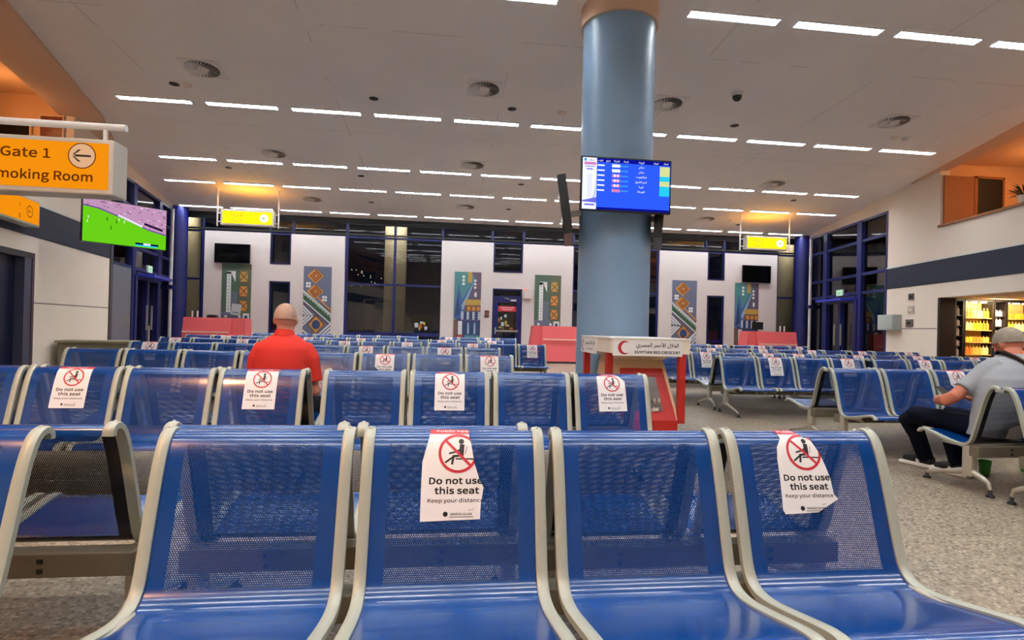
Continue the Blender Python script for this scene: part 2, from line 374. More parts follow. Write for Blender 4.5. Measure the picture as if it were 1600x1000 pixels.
mb = MB(); WL.box(mb, 14.28, 14.4, -.03, .25, 0, 4.74, mat('corner_bead', (70, 66, 66), .5)); struct(mb, 'trim_10')

# upper galleries (orange lit) behind the parapets
def gallery(W, far, i):
    mb = MB()
    W.box(mb, -8, 12.35, .22, far, 3.25, 3.4, M_BROWN)                     # floor
    W.box(mb, -8, 12.5, .2, far+.2, 5.62, 5.72, M_GAL) if W.side < 0 else W.box(mb, -8, 12.5, .15, far+.2, 5.46, 5.56, M_GAL)
    W.box(mb, -8, 12.5, far, far+.15, 3.3, 5.9, M_GAL)
    mb.box(*((12.28, 17.5) if W.side > 0 else (-12.5, -7.78)), 12.3, 12.45, 3.3, 5.9, M_GAL)
    struct(mb, 'wall_gallery_%s' % i)
gallery(WR, 4.2, 'right'); gallery(WL, 3.6, 'left')
# door and panel in the end wall of the right gallery, windows of the left one
g = thing('wall_panel', 'brown wood panel on the end wall of the right upper gallery', 'wall panel', (12.6, 12.25, 3.4))
MB().box(-.42, .45, -.03, .0, 0, 1.75, M_BROWN).box(.40, .45, -.045, -.03, 0, 1.75, M_BROWN).build('panel', g)
g = thing('gallery_doorway', 'dark doorway in the orange upper gallery at right', 'doorway', (13.43, 12.25, 3.4))
MB().box(-.36, .36, -.02, .0, 0, 1.72, M_DARK).build('opening', g)
f_ = MB()
for x in (-.40, .36): f_.box(x, x+.05, -.05, 0, 0, 1.76, M_BROWN)
f_.box(-.40, .41, -.05, 0, 1.72, 1.78, M_BROWN); f_.build('door_frame', g)
for x0, x1, z0, lab, mt in ((-10.3, -8.43, 4.5, 'black window opening above the orange gate sign at upper left', M_BLACK), (-8.23, -7.82, 4.6, 'small dark red picture on the upper left gallery wall', mat('picture_red', (110, 48, 30), .4, 0, 0, 1, .5, 9))):
    g = thing('framed_window' if x0 < -9 else 'picture', lab, 'window' if x0 < -9 else 'picture', ((x0+x1)/2, 12.27, z0))
    hw = (x1-x0)/2; MB().box(-hw, hw, -.02, 0, 0, .58, mt).build('pane' if x0 < -9 else 'canvas', g)
    q = MB(); q.box(-hw-.03, -hw, -.04, 0, -.03, .61, M_PEACH); q.box(hw, hw+.03, -.04, 0, -.03, .61, M_PEACH); q.box(-hw, hw, -.04, 0, .58, .61, M_PEACH); q.box(-hw, hw, -.04, 0, -.03, 0, M_PEACH); q.build('frame', g)

# ------------------------------------------------------------------ back wall : glazing, three H shaped white panels
def back_glazing():
    ztop = 4.84
    fr = MB(); Y0, Y1 = 20.06, 20.16
    xs = [-9.0, -8.3, -6.1, -5.33, -3.5, -1.83, -.14, 1.66, 2.82, 4.68, 6.35, 7.98, 9.88, 10.62, 12.78, 13.6]
    for x in xs: fr.box(x-.045, x+.045, Y0, Y1, 0, ztop-.18, M_BLUE)
    for z in (2.54, 4.2): fr.box(-9.0, 13.6, Y0+.01, Y1-.01, z-.035, z+.035, M_BLUE)
    fr.box(-9.0, 13.6, Y0+.01, Y1-.01, .72, .84, M_BLUE); fr.box(-9.0, 13.6, Y0, Y1, 0, .1, M_BLUE)
    fr.box(-9.1, 13.75, Y0, Y1, ztop-.2, ztop+.02, M_DARK)
    struct(fr, 'window_1')
    gl = MB(); gl.box(-9.0, 13.6, 20.105, 20.115, .1, ztop-.2, M_GLASS); g = gl.build('pane', bpy.data.objects['window_1'])
    mb = MB(); mb.box(-9.1, 13.75, 20.02, 20.06, 4.25, 4.31, M_DARK); mb.box(-9.1, 13.75, 20.0, 20.3, ztop-.14, ztop+.1, M_DARK); struct(mb, 'trim_11')
back_glazing()
def hpanel(name, x0, x1, nx0, nx1, ztop, door=False):
    mb = MB(); Y0, Y1 = 19.96, 20.05; zn, zb = 3.12, 2.53
    mb.box(x0, nx0, Y0, Y1, 0, ztop, M_PANEL); mb.box(nx1, x1, Y0, Y1, 0, ztop, M_PANEL); mb.box(nx0, nx1, Y0, Y1, zb, zn, M_PANEL)
    struct(mb, name)
    f = MB()
    for z0, z1 in ((zn, 4.2), (0, zb)):
        f.box(nx0, nx0+.05, Y0-.01, Y1+.02, z0, z1, M_DBLUE); f.box(nx1-.05, nx1, Y0-.01, Y1+.02, z0, z1, M_DBLUE)
    f.box(nx0, nx1, Y0-.01, Y1+.02, zn, zn+.05, M_DBLUE); f.box(nx0, nx1, Y0-.01, Y1+.02, zb-.05, zb, M_DBLUE)
    f.build('window_frame', bpy.data.objects[name])
hpanel('wall_back_left', -8.21, -3.55, -6.06, -5.37, 4.19); hpanel('wall_back_centre', -.17, 4.66, 1.70, 2.78, 4.19); hpanel('wall_back_right', 8.0, 12.74, 9.90, 10.58, 4.17)

# staff door in the centre panel
d1 = thing('door_1', None, None, (2.24, 20.0, 0)); d1['kind'] = 'structure'
q = MB(); q.box(-.49, -.33, -.07, -.01, 0, 2.2, M_BLUE); q.box(.33, .49, -.07, -.01, 0, 2.2, M_BLUE); q.box(-.33, .33, -.07, -.01, 2.03, 2.2, M_BLUE); q.box(-.33, .33, -.07, -.01, 0, .15, M_BLUE)
q.box(-.49, .49, -.07, -.01, 2.2, 2.27, M_DBLUE); q.build('door_leaf', d1)
MB().box(-.33, .33, -.045, -.035, .15, 2.03, M_CLEAR).build('pane', d1)
q = MB(); q.box(-.42, .40, -.15, -.12, .97, 1.02, M_ALU); q.box(-.44, -.40, -.15, -.05, .88, 1.12, M_ALU); q.box(.37, .40, -.14, -.05, .96, 1.03, M_ALU); q.build('push_bar', d1)
q = MB(); q.box(.12, .32, -.14, -.07, 2.08, 2.14, M_WHITEP); q.tube([(.14, -.12, 2.1), (.0, -.22, 2.16), (-.1, -.1, 2.19)], .012, M_ALU, 6); q.build('door_closer', d1)
s_ = thing('door_sign', 'small red sign with white lettering lines on the glass staff door', 'sign', (2.24, 19.945, 1.70))
fl = Flat(); fl.rect(-.33, .33, 0, .2, M_RED)
for i, (a, b) in enumerate(((-.26, .26), (-.2, .2))): fl.rect(a, b, .13-i*.07, .15-i*.07, M_PINK, 1)
q = MB(); fl.mesh_to(q, lambda u, v, l: (u, -l-.004, v)); q.box(-.33, .33, -.003, .0, 0, .2, M_RED); q.build('sign_face', s_)

# added glowing cases standing in for reflections, outside columns and dark apron
mb = MB(); mb.add([(-40,20.2,-.06),(60,20.2,-.06),(60,80,-.06),(-40,80,-.06)], [(0,1,2,3)], mat('asphalt', (46, 45, 48), .8, 0, .2, 20, .1, 2)); o = mb.build('floor_outside'); o['kind'] = 'structure'
for x, lab in ((-9.6, 'leftmost'), (-1.97, 'left of centre'), (6.57, 'right of centre'), (14.25, 'rightmost')):
    mb = MB(); mb.lathe([(.42,-.06),(.42,1.2),(.42,6.2)], mat('outside_column', (186, 172, 146), .7, 0, .05, 10), n=28)
    mb.box(-.75, .75, .15, .5, -.06, .9, MC['outside_column']); mb.poly([(-.75+1.5*i/16, .9+1.1*math.sin(PI*i/16)) for i in range(17)], .25, .5, mat('arch_stone', (120, 112, 98), .8))
    o = mb.build('outside_column', smooth=True); o.location = (x, 21.9, 0); tag(o, 'beige round column outside the back windows, the one %s behind the white panels' % lab, 'column', 'columns outside the back windows')
# far amber lights added beyond the glass in place of reflections
for i, (x, y, z, lab) in enumerate(((-9.2, 44, 4.6, 'seen in the left window'), (-4.6, 46, 4.1, 'seen through the middle left window'), (-3.2, 40, 3.6, 'lower light in the middle left window'), (17.5, 42, 4.2, 'seen in the right window'))):
    t = thing('reflection_light', 'small yellow light added outside in place of reflections, %s' % lab, 'lamp', (x, y, 0))
    MB().tube([(0,0,0),(0,0,z)], .05, M_DARK, 6).build('pole', t); MB().ell((0,0,z+.08), (.12,.12,.1), emit('reflection_amber', (255, 190, 90), 6)).build('glow_head', t)

for x, y, w_, h_, z0, lab in ((2.55, 24.0, .9, .7, 1.0, 'added yellow and white glowing case standing in for a reflection at the staff door'), (-1.15, 25.0, 1.0, .5, .8, 'added warm glowing case standing in for a reflection low in the middle back window')):  # added glow that stands in for shop reflections in the glass
    t = thing('reflection_case', lab, 'reflection stand-in', (x, y, 0)); MB().box(-w_/2-.1, w_/2+.1, 0, .4, -.06, z0+h_+.3, M_DARK).build('cabinet', t)
    q = MB()
    for i in range(14):
        u = random.uniform(-w_/2, w_/2-.15); v = z0+random.uniform(0, h_-.1); q.box(u, u+random.uniform(.05,.16), -.02-i*.001, 0, v, v+random.uniform(.05,.22), (emit('reflection_yellow', (250, 200, 90), 1.6), emit('reflection_white', (240, 240, 245), 1.3), emit('reflection_orange', (230, 120, 50), 1.2))[i % 3])
    q.build('reflection_patches', t)
t = thing('reflection_dots', 'cluster of tiny warm lights added for a reflection high in the middle left back window', 'lights', (-4.2, 32.0, 0))  # added dots of light in place of lamps mirrored in the window
q = MB(); q.tube([(-1.6,0,-.06),(-1.6,0,4.2),(-.5,0,4.5),(1.4,0,4.0)], .02, M_DARK, 6); q.build('added_cable', t)
q = MB()
for i in range(26): q.ell((random.uniform(-1.5,1.3), random.uniform(-.3,.3), random.uniform(3.2,4.2)), (.022,.022,.022), emit('reflection_warm', (255, 214, 160), 5), n=8, k=5)
o = q.build('glow_dots', t); o['kind'] = 'stuff'

# ------------------------------------------------------------------ murals
COLS = {k: mat('mural_'+k, v, .6) for k, v in dict(slate=(98,104,128), green=(70,92,76), moss=(84,92,70), orange=(206,138,58), brown=(112,74,58), white=(222,224,224), navy=(38,56,98), blue=(60,92,150), teal=(76,130,132), plum=(92,78,98), dgreen=(48,86,62), grey=(96,104,120), ochre=(186,150,70), red=(176,56,50), sky=(150,175,190), ink=(28,32,44), spiral=(120,66,30)).items()}
K = COLS
def spiral(fl, u, v, r, m, w_, lay=2, turns=9):
    pts = []; rr = r
    dirs = [(0,1),(1,0),(0,-1),(-1,0)]
    for i in range(turns):
        d = dirs[i % 4]; pts.append((u+d[0]*rr, v+d[1]*rr)); rr -= r*.095
    fl.line(pts, w_, m, lay)
def mural_a(W_, Hh):        # diamond spirals, zigzag ribbon, nested squares
    f = Flat(); f.rect(0, W_, 0, Hh, K['slate'])
    f.poly([(W_*.95, Hh*.40), (W_, Hh*.44), (W_, Hh*.36), (W_*.4, Hh*.60)], K['brown'], 1)
    for cy in (.87, .655): f.poly([(W_*.42, Hh*cy+W_*.28), (W_*.72, Hh*cy), (W_*.42, Hh*cy-W_*.28), (W_*.12, Hh*cy)], K['orange'], 1); spiral(f, W_*.42, Hh*cy, W_*.24, COLS['spiral'], W_*.042)
    f.line([(W_*.45, Hh*.60), (W_, Hh*.40)], W_*.05, K['orange'], 1)
    for u, v in ((.17, .745), (.76, .56)):
        for du, dv in ((-.04,.02),(.05,.02),(-.04,-.02),(.05,-.02)): f.disc(W_*(u+du), Hh*(v+dv), W_*.05, K['white'], 1, 10)
    f.poly([(0, Hh*.66), (W_, Hh*.345), (W_, Hh*.22), (0, Hh*.535)], K['dgreen'], 1)
    f.line([(0, Hh*.66), (W_, Hh*.345)], W_*.05, K['white'], 2); f.line([(0, Hh*.535), (W_, Hh*.22)], W_*.04, K['white'], 2)
    for i in range(11):
        t = i/11; u = W_*t+.02; v = Hh*(.65-.315*t)
        f.line([(u, v-.02), (u+W_*.05, v-Hh*.055), (u+W_*.09, v-.03)], W_*.022, K['white'], 2)
    f.poly([(0, Hh*.52), (W_, Hh*.205), (W_, Hh*.16), (0, Hh*.475)], K['plum'], 1)
    for r_ in (.36, .24, .12): f.line([(0, Hh*.32+W_*r_), (W_*r_, Hh*.32), (0, Hh*.32-W_*r_)], W_*.06, K['white'], 2)
    f.poly([(W_*.48, Hh*.345), (W_*.80, Hh*.2), (W_*.48, Hh*.055), (W_*.16, Hh*.2)], K['brown'], 1); f.poly([(W_*.48, Hh*.315), (W_*.74, Hh*.2), (W_*.48, Hh*.085), (W_*.22, Hh*.2)], K['orange'], 2); f.disc(W_*.48, Hh*.2, W_*.15, K['navy'], 3, 20, 1.15)
    for r_ in (.42, .28, .14): f.line([(W_, Hh*.06+W_*r_), (W_*(1-r_), Hh*.06), (W_, max(0, Hh*.06-W_*r_))], W_*.06, K['white'], 2)
    f.line([(0, Hh*.12), (W_*.2, Hh*.06), (W_*.05, 0)], W_*.05, K['white'], 2)
    return f
def mural_b(W_, Hh):        # blue leaves and column shapes
    f = Flat(); f.rect(0, W_, 0, Hh, K['plum']); f.poly([(0,Hh*.3),(W_*.45,Hh*.45),(W_*.75,Hh*.92),(W_*.6,Hh),(0,Hh)], K['teal'], 1)
    f.poly([(0,Hh*.34),(W_*.16,Hh*.84),(W_*.3,Hh*.6),(W_*.8,Hh*.93),(W_*.3,Hh*.34)], K['blue'], 2); f.poly([(W_*.05,Hh*.36),(W_*.14,Hh*.72),(W_*.24,Hh*.4)], K['navy'], 3); f.poly([(W_*.28,Hh*.52),(W_*.78,Hh*.9),(W_*.33,Hh*.44)], K['sky'], 3)
    for v in (.93, .88, .83): f.disc(W_*.34, Hh*v, W_*.055, K['white'], 2, 10); f.disc(W_*.78, Hh*(v-.05), W_*.05, K['white'], 3, 10)
    f.rect(W_*.5, W_*.66, Hh*.85, Hh, K['ochre'], 4); f.disc(W_*.8, Hh*.68, W_*.05, K['white'], 2, 10, 2); f.disc(W_*.92, Hh*.8, W_*.05, K['brown'], 2, 10)
    f.rect(W_*.42, W_, Hh*.56, Hh*.61, K['ochre'], 4); f.rect(W_*.42, W_, Hh*.53, Hh*.56, K['ochre'], 4); f.rect(W_*.4, W_, Hh*.44, Hh*.525, K['brown'], 4)
    for i in range(3): f.rect(W_*(.5+i*.18), W_*(.62+i*.18), Hh*.455, Hh*.51, K['orange'], 5)
    f.rect(W_*.1, W_, Hh*.32, Hh*.44, K['navy'], 1)
    for i in range(4):
        f.rect(W_*(.28+.21*i), W_*(.36+.21*i), Hh*.325, Hh*.435, K['white'], 5)
        for j in range(3): f.rect(W_*(.30+.21*i), W_*(.34+.21*i), Hh*(.335+.035*j), Hh*(.35+.035*j), K['navy'], 6)
    f.rect(0, W_, 0, Hh*.31, K['navy'], 1); f.rect(0, W_*.14, 0, Hh*.31, K['brown'], 2); f.rect(W_*.17, W_*.32, Hh*.02, Hh*.3, K['white'], 2); f.rect(W_*.17, W_*.34, Hh*.06, Hh*.11, K['red'], 3)
    for i in range(2): f.poly([(W_*(.52+.24*i), Hh*.28),(W_*(.58+.24*i), Hh*.28),(W_*(.59+.24*i), Hh*.12),(W_*(.51+.24*i), Hh*.12)], K['sky'], 2)
    f.rect(W_*.42, W_, 0, Hh*.1, K['teal'], 2)
    return f
def mural_c(W_, Hh):        # tall white 7 shape beside crossed boxes
    f = Flat(); f.rect(0, W_, Hh*.35, Hh, K['green']); f.rect(0, W_, 0, Hh*.35, K['slate']); f.rect(W_*.62, W_, Hh*.3, Hh, K['moss'], 1)
    f.rect(W_*.33, W_*.55, Hh*.32, Hh*.62, K['grey'], 1)
    f.rect(W_*.17, W_*.32, Hh*.34, Hh*.89, K['white'], 2); f.poly([(W_*.17,Hh*.9),(W_*.47,Hh*.9),(W_*.47,Hh*.75),(W_*.34,Hh*.86),(W_*.17,Hh*.86)], K['white'], 2)
    for i in range(11): f.disc(W_*.245, Hh*(.38+.045*i), W_*.022, K['grey'], 3, 6)
    for i, v in enumerate((.83, .63, .43)):
        a, b, c, d = W_*.62, W_*.88, Hh*(v-.055), Hh*(v+.055)
        f.rect(a, b, c-.03, d+.03, K['orange' if i else 'ochre'], 2); f.line([(a, c), (b, d)], W_*.035, K['brown'], 3); f.line([(a, d), (b, c)], W_*.035, K['brown'], 3); f.rect(a, b, c-.06, c-.03, K['brown'], 2)
    f.rect(W_*.74, W_*.96, Hh*.22, Hh*.33, K['white'], 3); f.rect(W_*.80, W_*.90, Hh*.25, Hh*.30, K['navy'], 4)
    f.disc(W_*.17, Hh*.285, W_*.05, K['white'], 3); f.disc(W_*.63, Hh*.285, W_*.05, K['white'], 3)
    for u in (.03, .38, .58): f.rect(W_*u, W_*(u+.09), 0, Hh*.22, K['orange' if u != .38 else 'brown'], 2)
    return f
def mural(fn, x0, x1, z0, z1, lab):
    o_ = thing('mural_panel', lab, 'mural', (x0, 19.955, z0), group='painted mural panels on the white back walls')
    q = MB(); fn(x1-x0, z1-z0).mesh_to(q, lambda u, v, l: (u, -.012-l*1.5, v)); q.box(0, x1-x0, -.011, 0, 0, z1-z0, K['ink']); q.build('painted_face', o_, fix=False)
mural(mural_a, -4.92, -3.98, .55, 3.09, 'mural with orange diamond spirals and green zigzag ribbon, behind the man in red')
mural(mural_b, .31, 1.27, .55, 3.09, 'mural with blue leaves and column shapes, left of the staff door')
mural(mural_c, 3.24, 4.22, .55, 3.08, 'green mural with tall white hooked shape behind the central coral desk')
mural(mural_a, 8.51, 9.48, .55, 3.07, 'mural with orange diamond spirals and green zigzag ribbon, just right of the blue column')
mural(mural_b, 11.02, 11.98, .5, 3.05, 'mural with blue leaves and column shapes under the right dark screen')
mural(mural_c, -7.62, -6.66, .55, 3.08, 'green mural with tall white hooked shape under the left dark screen')
o = MB().box(-.16, .16, -.004, 0, 0, .38, mat('paper_sheet', (196, 200, 205), .6)).box(-.1, .1, -.006, -.004, .07, .1, K['grey']).build('posted_sheet'); o.location = (-7.15, 19.925, 1.32); o.rotation_euler = (0, math.radians(8), 0)
tag(o, 'tilted white paper sheet taped on the left green mural', 'notice')

def wall_screen(x, z, lab):
    t = thing('display_screen', lab, 'screen', (x, 19.93, z), group='switched off black screens over the gate desks')
    MB().box(-.58, .58, -.06, .0, 0, .66, M_BLACK, bev=.008).build('casing', t); MB().box(-.56, .56, -.063, -.060, .02, .64, mat('dead_screen', (4,4,5), .12)).build('screen', t)
wall_screen(-7.28, 3.10, 'black switched off screen above the left coral gate desk'); wall_screen(11.85, 3.08, 'black switched off screen above the right coral gate desk')
t = thing('wall_unit', 'small pale grey box with red light beside the top of the staff door', 'wall box', (2.96, 19.95, 2.18))
MB().box(-.14, .14, -.18, .0, 0, .34, M_PANEL, bev=.015).build('housing', t); MB().ell((-.1,-.17,.33), (.035,.035,.03), emit('led_red', (255, 60, 50), 4)).build('indicator_light', t)
o = MB().box(-.08, .08, -.06, 0, 0, .25, mat('dark_red', (92, 30, 30), .5), bev=.01).box(-.05, .05, -.065, -.06, .08, .17, K['brown']).build('alarm_box'); o.location = (1.5, 19.95, 1.47); tag(o, 'dark red alarm box on the white wall left of the staff door', 'alarm box')

# ------------------------------------------------------------------ side glazing with doors
def side_window(W, n, door_y):
    fr = MB(); top = 4.74
    ys = [14.42, 15.82, 18.0, 19.35]
    W.box(fr, 14.4, 14.46, -.02, .14, 0, top, M_BLUE)
    for y in ys[1:3]: W.box(fr, y-.13, y+.13, -.04, .2, 0, top, M_BLUE)
    W.box(fr, 19.3, 19.42, -.02, .14, 0, top, M_BLUE)
    for z in (4.08, 3.05, 2.47): W.box(fr, 14.4, 19.4, -.02, .12, z-.04, z+.04, M_BLUE)
    W.box(fr, 14.4, 19.9, -.03, .14, top-.07, top, M_DBLUE); W.box(fr, 14.4, 15.7, -.02, .12, 0, .12, M_BLUE)
    W.box(fr, door_y[1], 19.4, 0, .12, 0, .12, M_BLUE)
    struct(fr, 'window_%d' % n)
    q = MB(); W.box(q, 14.4, 19.9, .05, .06, 0.1, top-.06, M_GLASS); q.build('pane', bpy.data.objects['window_%d' % n])
    # exit doors
    d = MB(); a, b = door_y
    W.box(d, a-.08, a+.08, -.07, .1, 0, 2.3, M_BLUE); W.box(d, b-.08, b+.08, -.07, .1, 0, 2.3, M_BLUE); W.box(d, (a+b)/2-.09, (a+b)/2+.09, -.07, .1, 0, 2.25, M_BLUE); W.box(d, a, b, -.07, .1, 2.2, 2.38, M_BLUE)
    struct(d, 'door_%d' % n)
    q = MB(); W.box(q, a+.1, b-.1, -.45, -.05, 2.26, 2.33, mat('canopy_blue', (50, 60, 190), .35)); q.build('canopy', bpy.data.objects['door_%d' % n])
    q = MB(); W.box(q, (a+b)/2-.22, (a+b)/2-.19, -.13, -.09, .8, 1.5, M_ALU); W.box(q, (a+b)/2+.19, (a+b)/2+.22, -.13, -.09, .8, 1.5, M_ALU); q.build('door_handle', bpy.data.objects['door_%d' % n])
    # big round corner column and white pipe
    p = W.at(19.62, -.12)
    c = MB(); c.lathe([(.3,0),(.3,4.87)], M_BLUE, n=24); o = c.build('corner_column', smooth=True); o.location = (p.x, p.y-.05, 0)
    tag(o, 'round dark blue column in the back %s corner of the hall' % ('right' if W.side > 0 else 'left'), 'column')
    p = W.at(18.95, -.1); c = MB(); c.tube([(0,0,0),(0,0,2.35),(0,0,4.68)], .05, M_WHITEP, 12); c.box(-.09, .09, -.09, .09, 2.1, 2.22, M_BLUE); o = c.build('downpipe'); o.location = (p.x, p.y, 0)
    tag(o, 'thin white vertical pipe in front of the %s side window' % ('right' if W.side > 0 else 'left'), 'pipe')
side_window(WR, 2, (15.95, 17.85)); side_window(WL, 3, (15.95, 17.85))
# grey door leaf between wall and glazing at left
d = MB(); WL.box(d, 14.46, 15.68, -.02, .06, 0, 2.46, mat('grey_door', (104, 106, 116), .4)); struct(d, 'door_4')
q = MB(); WL.box(q, 15.4, 15.44, -.09, -.02, .9, 1.2, M_ALU); q.build('door_handle', bpy.data.objects['door_4'])
# left near door
d = MB(); WL.box(d, 8.9, 10.78, .12, .2, 0, 2.17, mat('night_door', (14, 18, 44), .3)); struct(d, 'door_5')
q = MB(); WL.box(q, 10.55, 10.78, -.02, .12, 0, 2.17, mat('door_jamb', (64, 66, 84), .4)); WL.box(q, 10.78, 10.86, -.03, .1, 0, 2.22, mat('door_trim', (70, 46, 52), .5)); WL.box(q, 8.9, 10.86, -.03, .1, 2.14, 2.24, mat('door_head', (40, 36, 46), .5)); q.build('door_frame', bpy.data.objects['door_5'])
M_EXIT = emit('exit_green', (190, 240, 200), .9); M_EXG = mat('exit_letters', (30, 120, 70), .5)
for W, y in ((WR, 16.95), (WL, 17.1)):
    sd = 'right' if W.side > 0 else 'left'
    t = thing('exit_sign', 'pale green EXIT sign above the blue %s side door' % sd, 'sign', W.at(y, -.05, 2.45)[:], math.atan2(W.d.y, W.d.x) + (PI if W.side < 0 else 0), group='exit signs on the side windows')
    sg = 1
    MB().box(-.2, .2, .0, .05, 0, .2, M_WHITEP).build('housing', t)
    q = MB(); fl = Flat(); fl.rect(-.19, .19, .01, .19, M_EXIT); fl.text('EXIT', 0, .045, .15, M_EXG, 1, .01); 
    fl.mesh_to(q, lambda u, v, l: (u, -.002-l*2, v)); q.build('sign_face', t, fix=False)
# right wall fittings
def on_wall(W, y, z, name, lab, cat, builder, d=0):
    t = thing(name, lab, cat, W.at(y, d, z)[:], math.atan2(W.d.y, W.d.x) + (PI if W.side < 0 else 0)); builder(t); return t
def cab(t):
    MB().box(-.36, .36, -.24, 0, 0, .43, mat('pale_grey_metal', (170, 178, 174), .45), bev=.008).build('housing', t); MB().box(-.33, .33, -.247, -.241, .03, .40, MC['pale_grey_metal']).build('door', t)
on_wall(WR, 14.05, 1.31, 'electrical_cabinet', 'pale grey metal cabinet mounted at the corner of the right wall', 'cabinet', cab)
for y, z, w_, h_, lab, col in ((13.3, 2.12, .1, .17, 'upper of the three small plates on the cream right wall', (80,74,70)), (13.3, 1.76, .12, .2, 'middle pale plate of the three small plates on the cream right wall', (196,184,170)), (13.35, 1.40, .14, .2, 'lowest of the three small plates on the cream right wall', (96,84,78))):
    def bl(t, w_=w_, h_=h_, col=col):
        MB().box(-w_, w_, -.03, 0, 0, h_, mat('plate_%d' % col[0], col, .5), bev=.004).build('plate', t); MB().box(-w_*.5, w_*.5, -.036, -.03, h_*.3, h_*.7, M_DARK if col[0] < 150 else M_WALL).build('switch', t)
    on_wall(WR, y, z, 'wall_switch', lab, 'switch', bl)
# low parapet box at far left
t = thing('low_cabinet', 'low olive grey cabinet by the left wall behind the seat rows', 'cabinet', (-6.86, 12.0, 0), .188)
MB().box(-.6, .55, -.3, .3, 0, .62, mat('olive_grey', (122, 116, 94), .6), bev=.01).build('body', t); MB().box(-.64, .59, -.33, .33, .62, .66, mat('olive_top', (150, 140, 112), .5)).build('top', t)

# ------------------------------------------------------------------ shop recess at right
q = MB(); X0 = 12.1
q.box(X0+.45, 18, 12.75, 12.9, 0, 2.6, M_DBROWN); WR.box(q, 12.22, 12.3, .0, .36, 0, 2.12, M_DBROWN); q.box(X0+.38, X0+.46, 12.2, 12.9, 0, 2.12, M_DBROWN)                         # back wall, pilaster
WR.box(q, 5.6, 12.35, .2, 5.5, 2.125, 2.2, M_PEACH); q.box(12.3, 17, 12.2, 12.9, 2.13, 2.2, M_PEACH); q.box(16.2, 16.4, 5.5, 12.9, 0, 2.2, M_WALL)
struct(q, 'wall_shop')
t = thing('ceiling_downlight', 'round white downlight over the shop front', 'downlight', (12.62, 11.2, 2.125)); MB().lathe([(.14,-.012),(.14,0)], emit('downlight', (255, 240, 215), 8)).build('lens', t); MB().lathe([(.14,-.02),(.17,-.02),(.17,0),(.14,0)], M_WHITEP).build('ring', t)
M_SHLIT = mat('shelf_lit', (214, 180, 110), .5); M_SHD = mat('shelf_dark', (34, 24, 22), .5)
BOT = {}
def bottle_mesh(kind, m, cap):
    k = (kind, m.name)
    if k not in BOT:
        a = MB()
        if kind == 'tall': a.lathe([(.0,0),(.036,0),(.038,.02),(.038,.14),(.032,.165),(.013,.19),(.013,.215)], m, n=10)
        else: a.box(-.04, .04, -.03, .03, 0, .13, m, bev=.008)
        me1 = a.mesh('bottle'); b = MB(); b.lathe([(.015,.0),(.015,.03)], cap, n=8, z=.215 if kind == 'tall' else .13); BOT[k] = (me1, b.mesh('cap'))
    return BOT[k]
def display(x0, x1, lit, lab, rows, mats, side, kinds):
    t = thing('display_shelf', lab, 'shelving', (x0, 12.5, 0))
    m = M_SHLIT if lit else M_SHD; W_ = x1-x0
    MB().box(0, W_, .2, .24, .1, 2.1, m).box(0, .03, -.1, .24, 0, 2.1, M_SHD).box(W_-.03, W_, -.1, .24, 0, 2.1, M_SHD).box(0, W_, -.12, .24, 2.07, 2.12, M_SHD).box(0, W_, -.1, .24, 0, .12, M_SHD).build('case', t)
    if lit:
        for i in range(3): MB().lathe([(.07,2.045),(.07,2.065)], emit('case_light', (255, 232, 180), 14), cx=W_*(i+.5)/3, cy=.05, n=14).build('case_lamp', t)
    for r in range(rows):
        z = .42+r*(1.55/rows); MB().box(.03, W_-.03, -.08, .2, z-.02, z, m).build('shelf', t)
        n = int((W_-.06)/.088)
        for i in range(n):
            kd = kinds[(r) % len(kinds)]; mm = mats[(r*3+i//3) % len(mats)]; a, b = bottle_mesh(kd, mm, M_WHITEP if not lit else MC['cap_gold'])
            o = link('bottle' if kd == 'tall' else 'boxed_perfume', a); o.location = (x0+.03+(i+.5)*(W_-.06)/n, 12.5, z)
            tag(o, '%s, %s shelf up, %s, %s from left' % ('bottle' if kd == 'tall' else 'boxed product', ORD[r], side, ORD[i]), 'bottle' if kd == 'tall' else 'box', 'goods on the shelves of the shop')
            c = link('cap', b, o)
MC['cap_gold'] = mat('cap_gold', (226, 190, 110), .3, .6)
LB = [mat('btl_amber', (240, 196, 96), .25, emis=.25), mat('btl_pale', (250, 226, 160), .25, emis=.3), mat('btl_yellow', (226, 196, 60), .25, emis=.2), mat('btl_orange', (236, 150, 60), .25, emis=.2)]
DB = [mat('btl_white', (226, 206, 204), .3), mat('btl_pink', (206, 160, 160), .3), mat('btl_teal', (90, 170, 150), .3)]
display(12.62, 12.98, False, 'narrow dark shelf column at the left edge of the shop front', 6, DB, 'narrow dark left column', ['box', 'tall'])
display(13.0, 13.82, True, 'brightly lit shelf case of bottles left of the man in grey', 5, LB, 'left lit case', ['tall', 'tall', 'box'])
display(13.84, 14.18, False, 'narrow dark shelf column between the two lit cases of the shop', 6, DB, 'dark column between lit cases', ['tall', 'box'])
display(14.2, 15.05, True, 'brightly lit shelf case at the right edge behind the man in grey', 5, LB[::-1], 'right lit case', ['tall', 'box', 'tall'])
lamp('shelf_lamp', 'AREA', (13.8, 12.0, 2.1), 60, (1, .8, .48), .7, (math.radians(35), 0, 0))
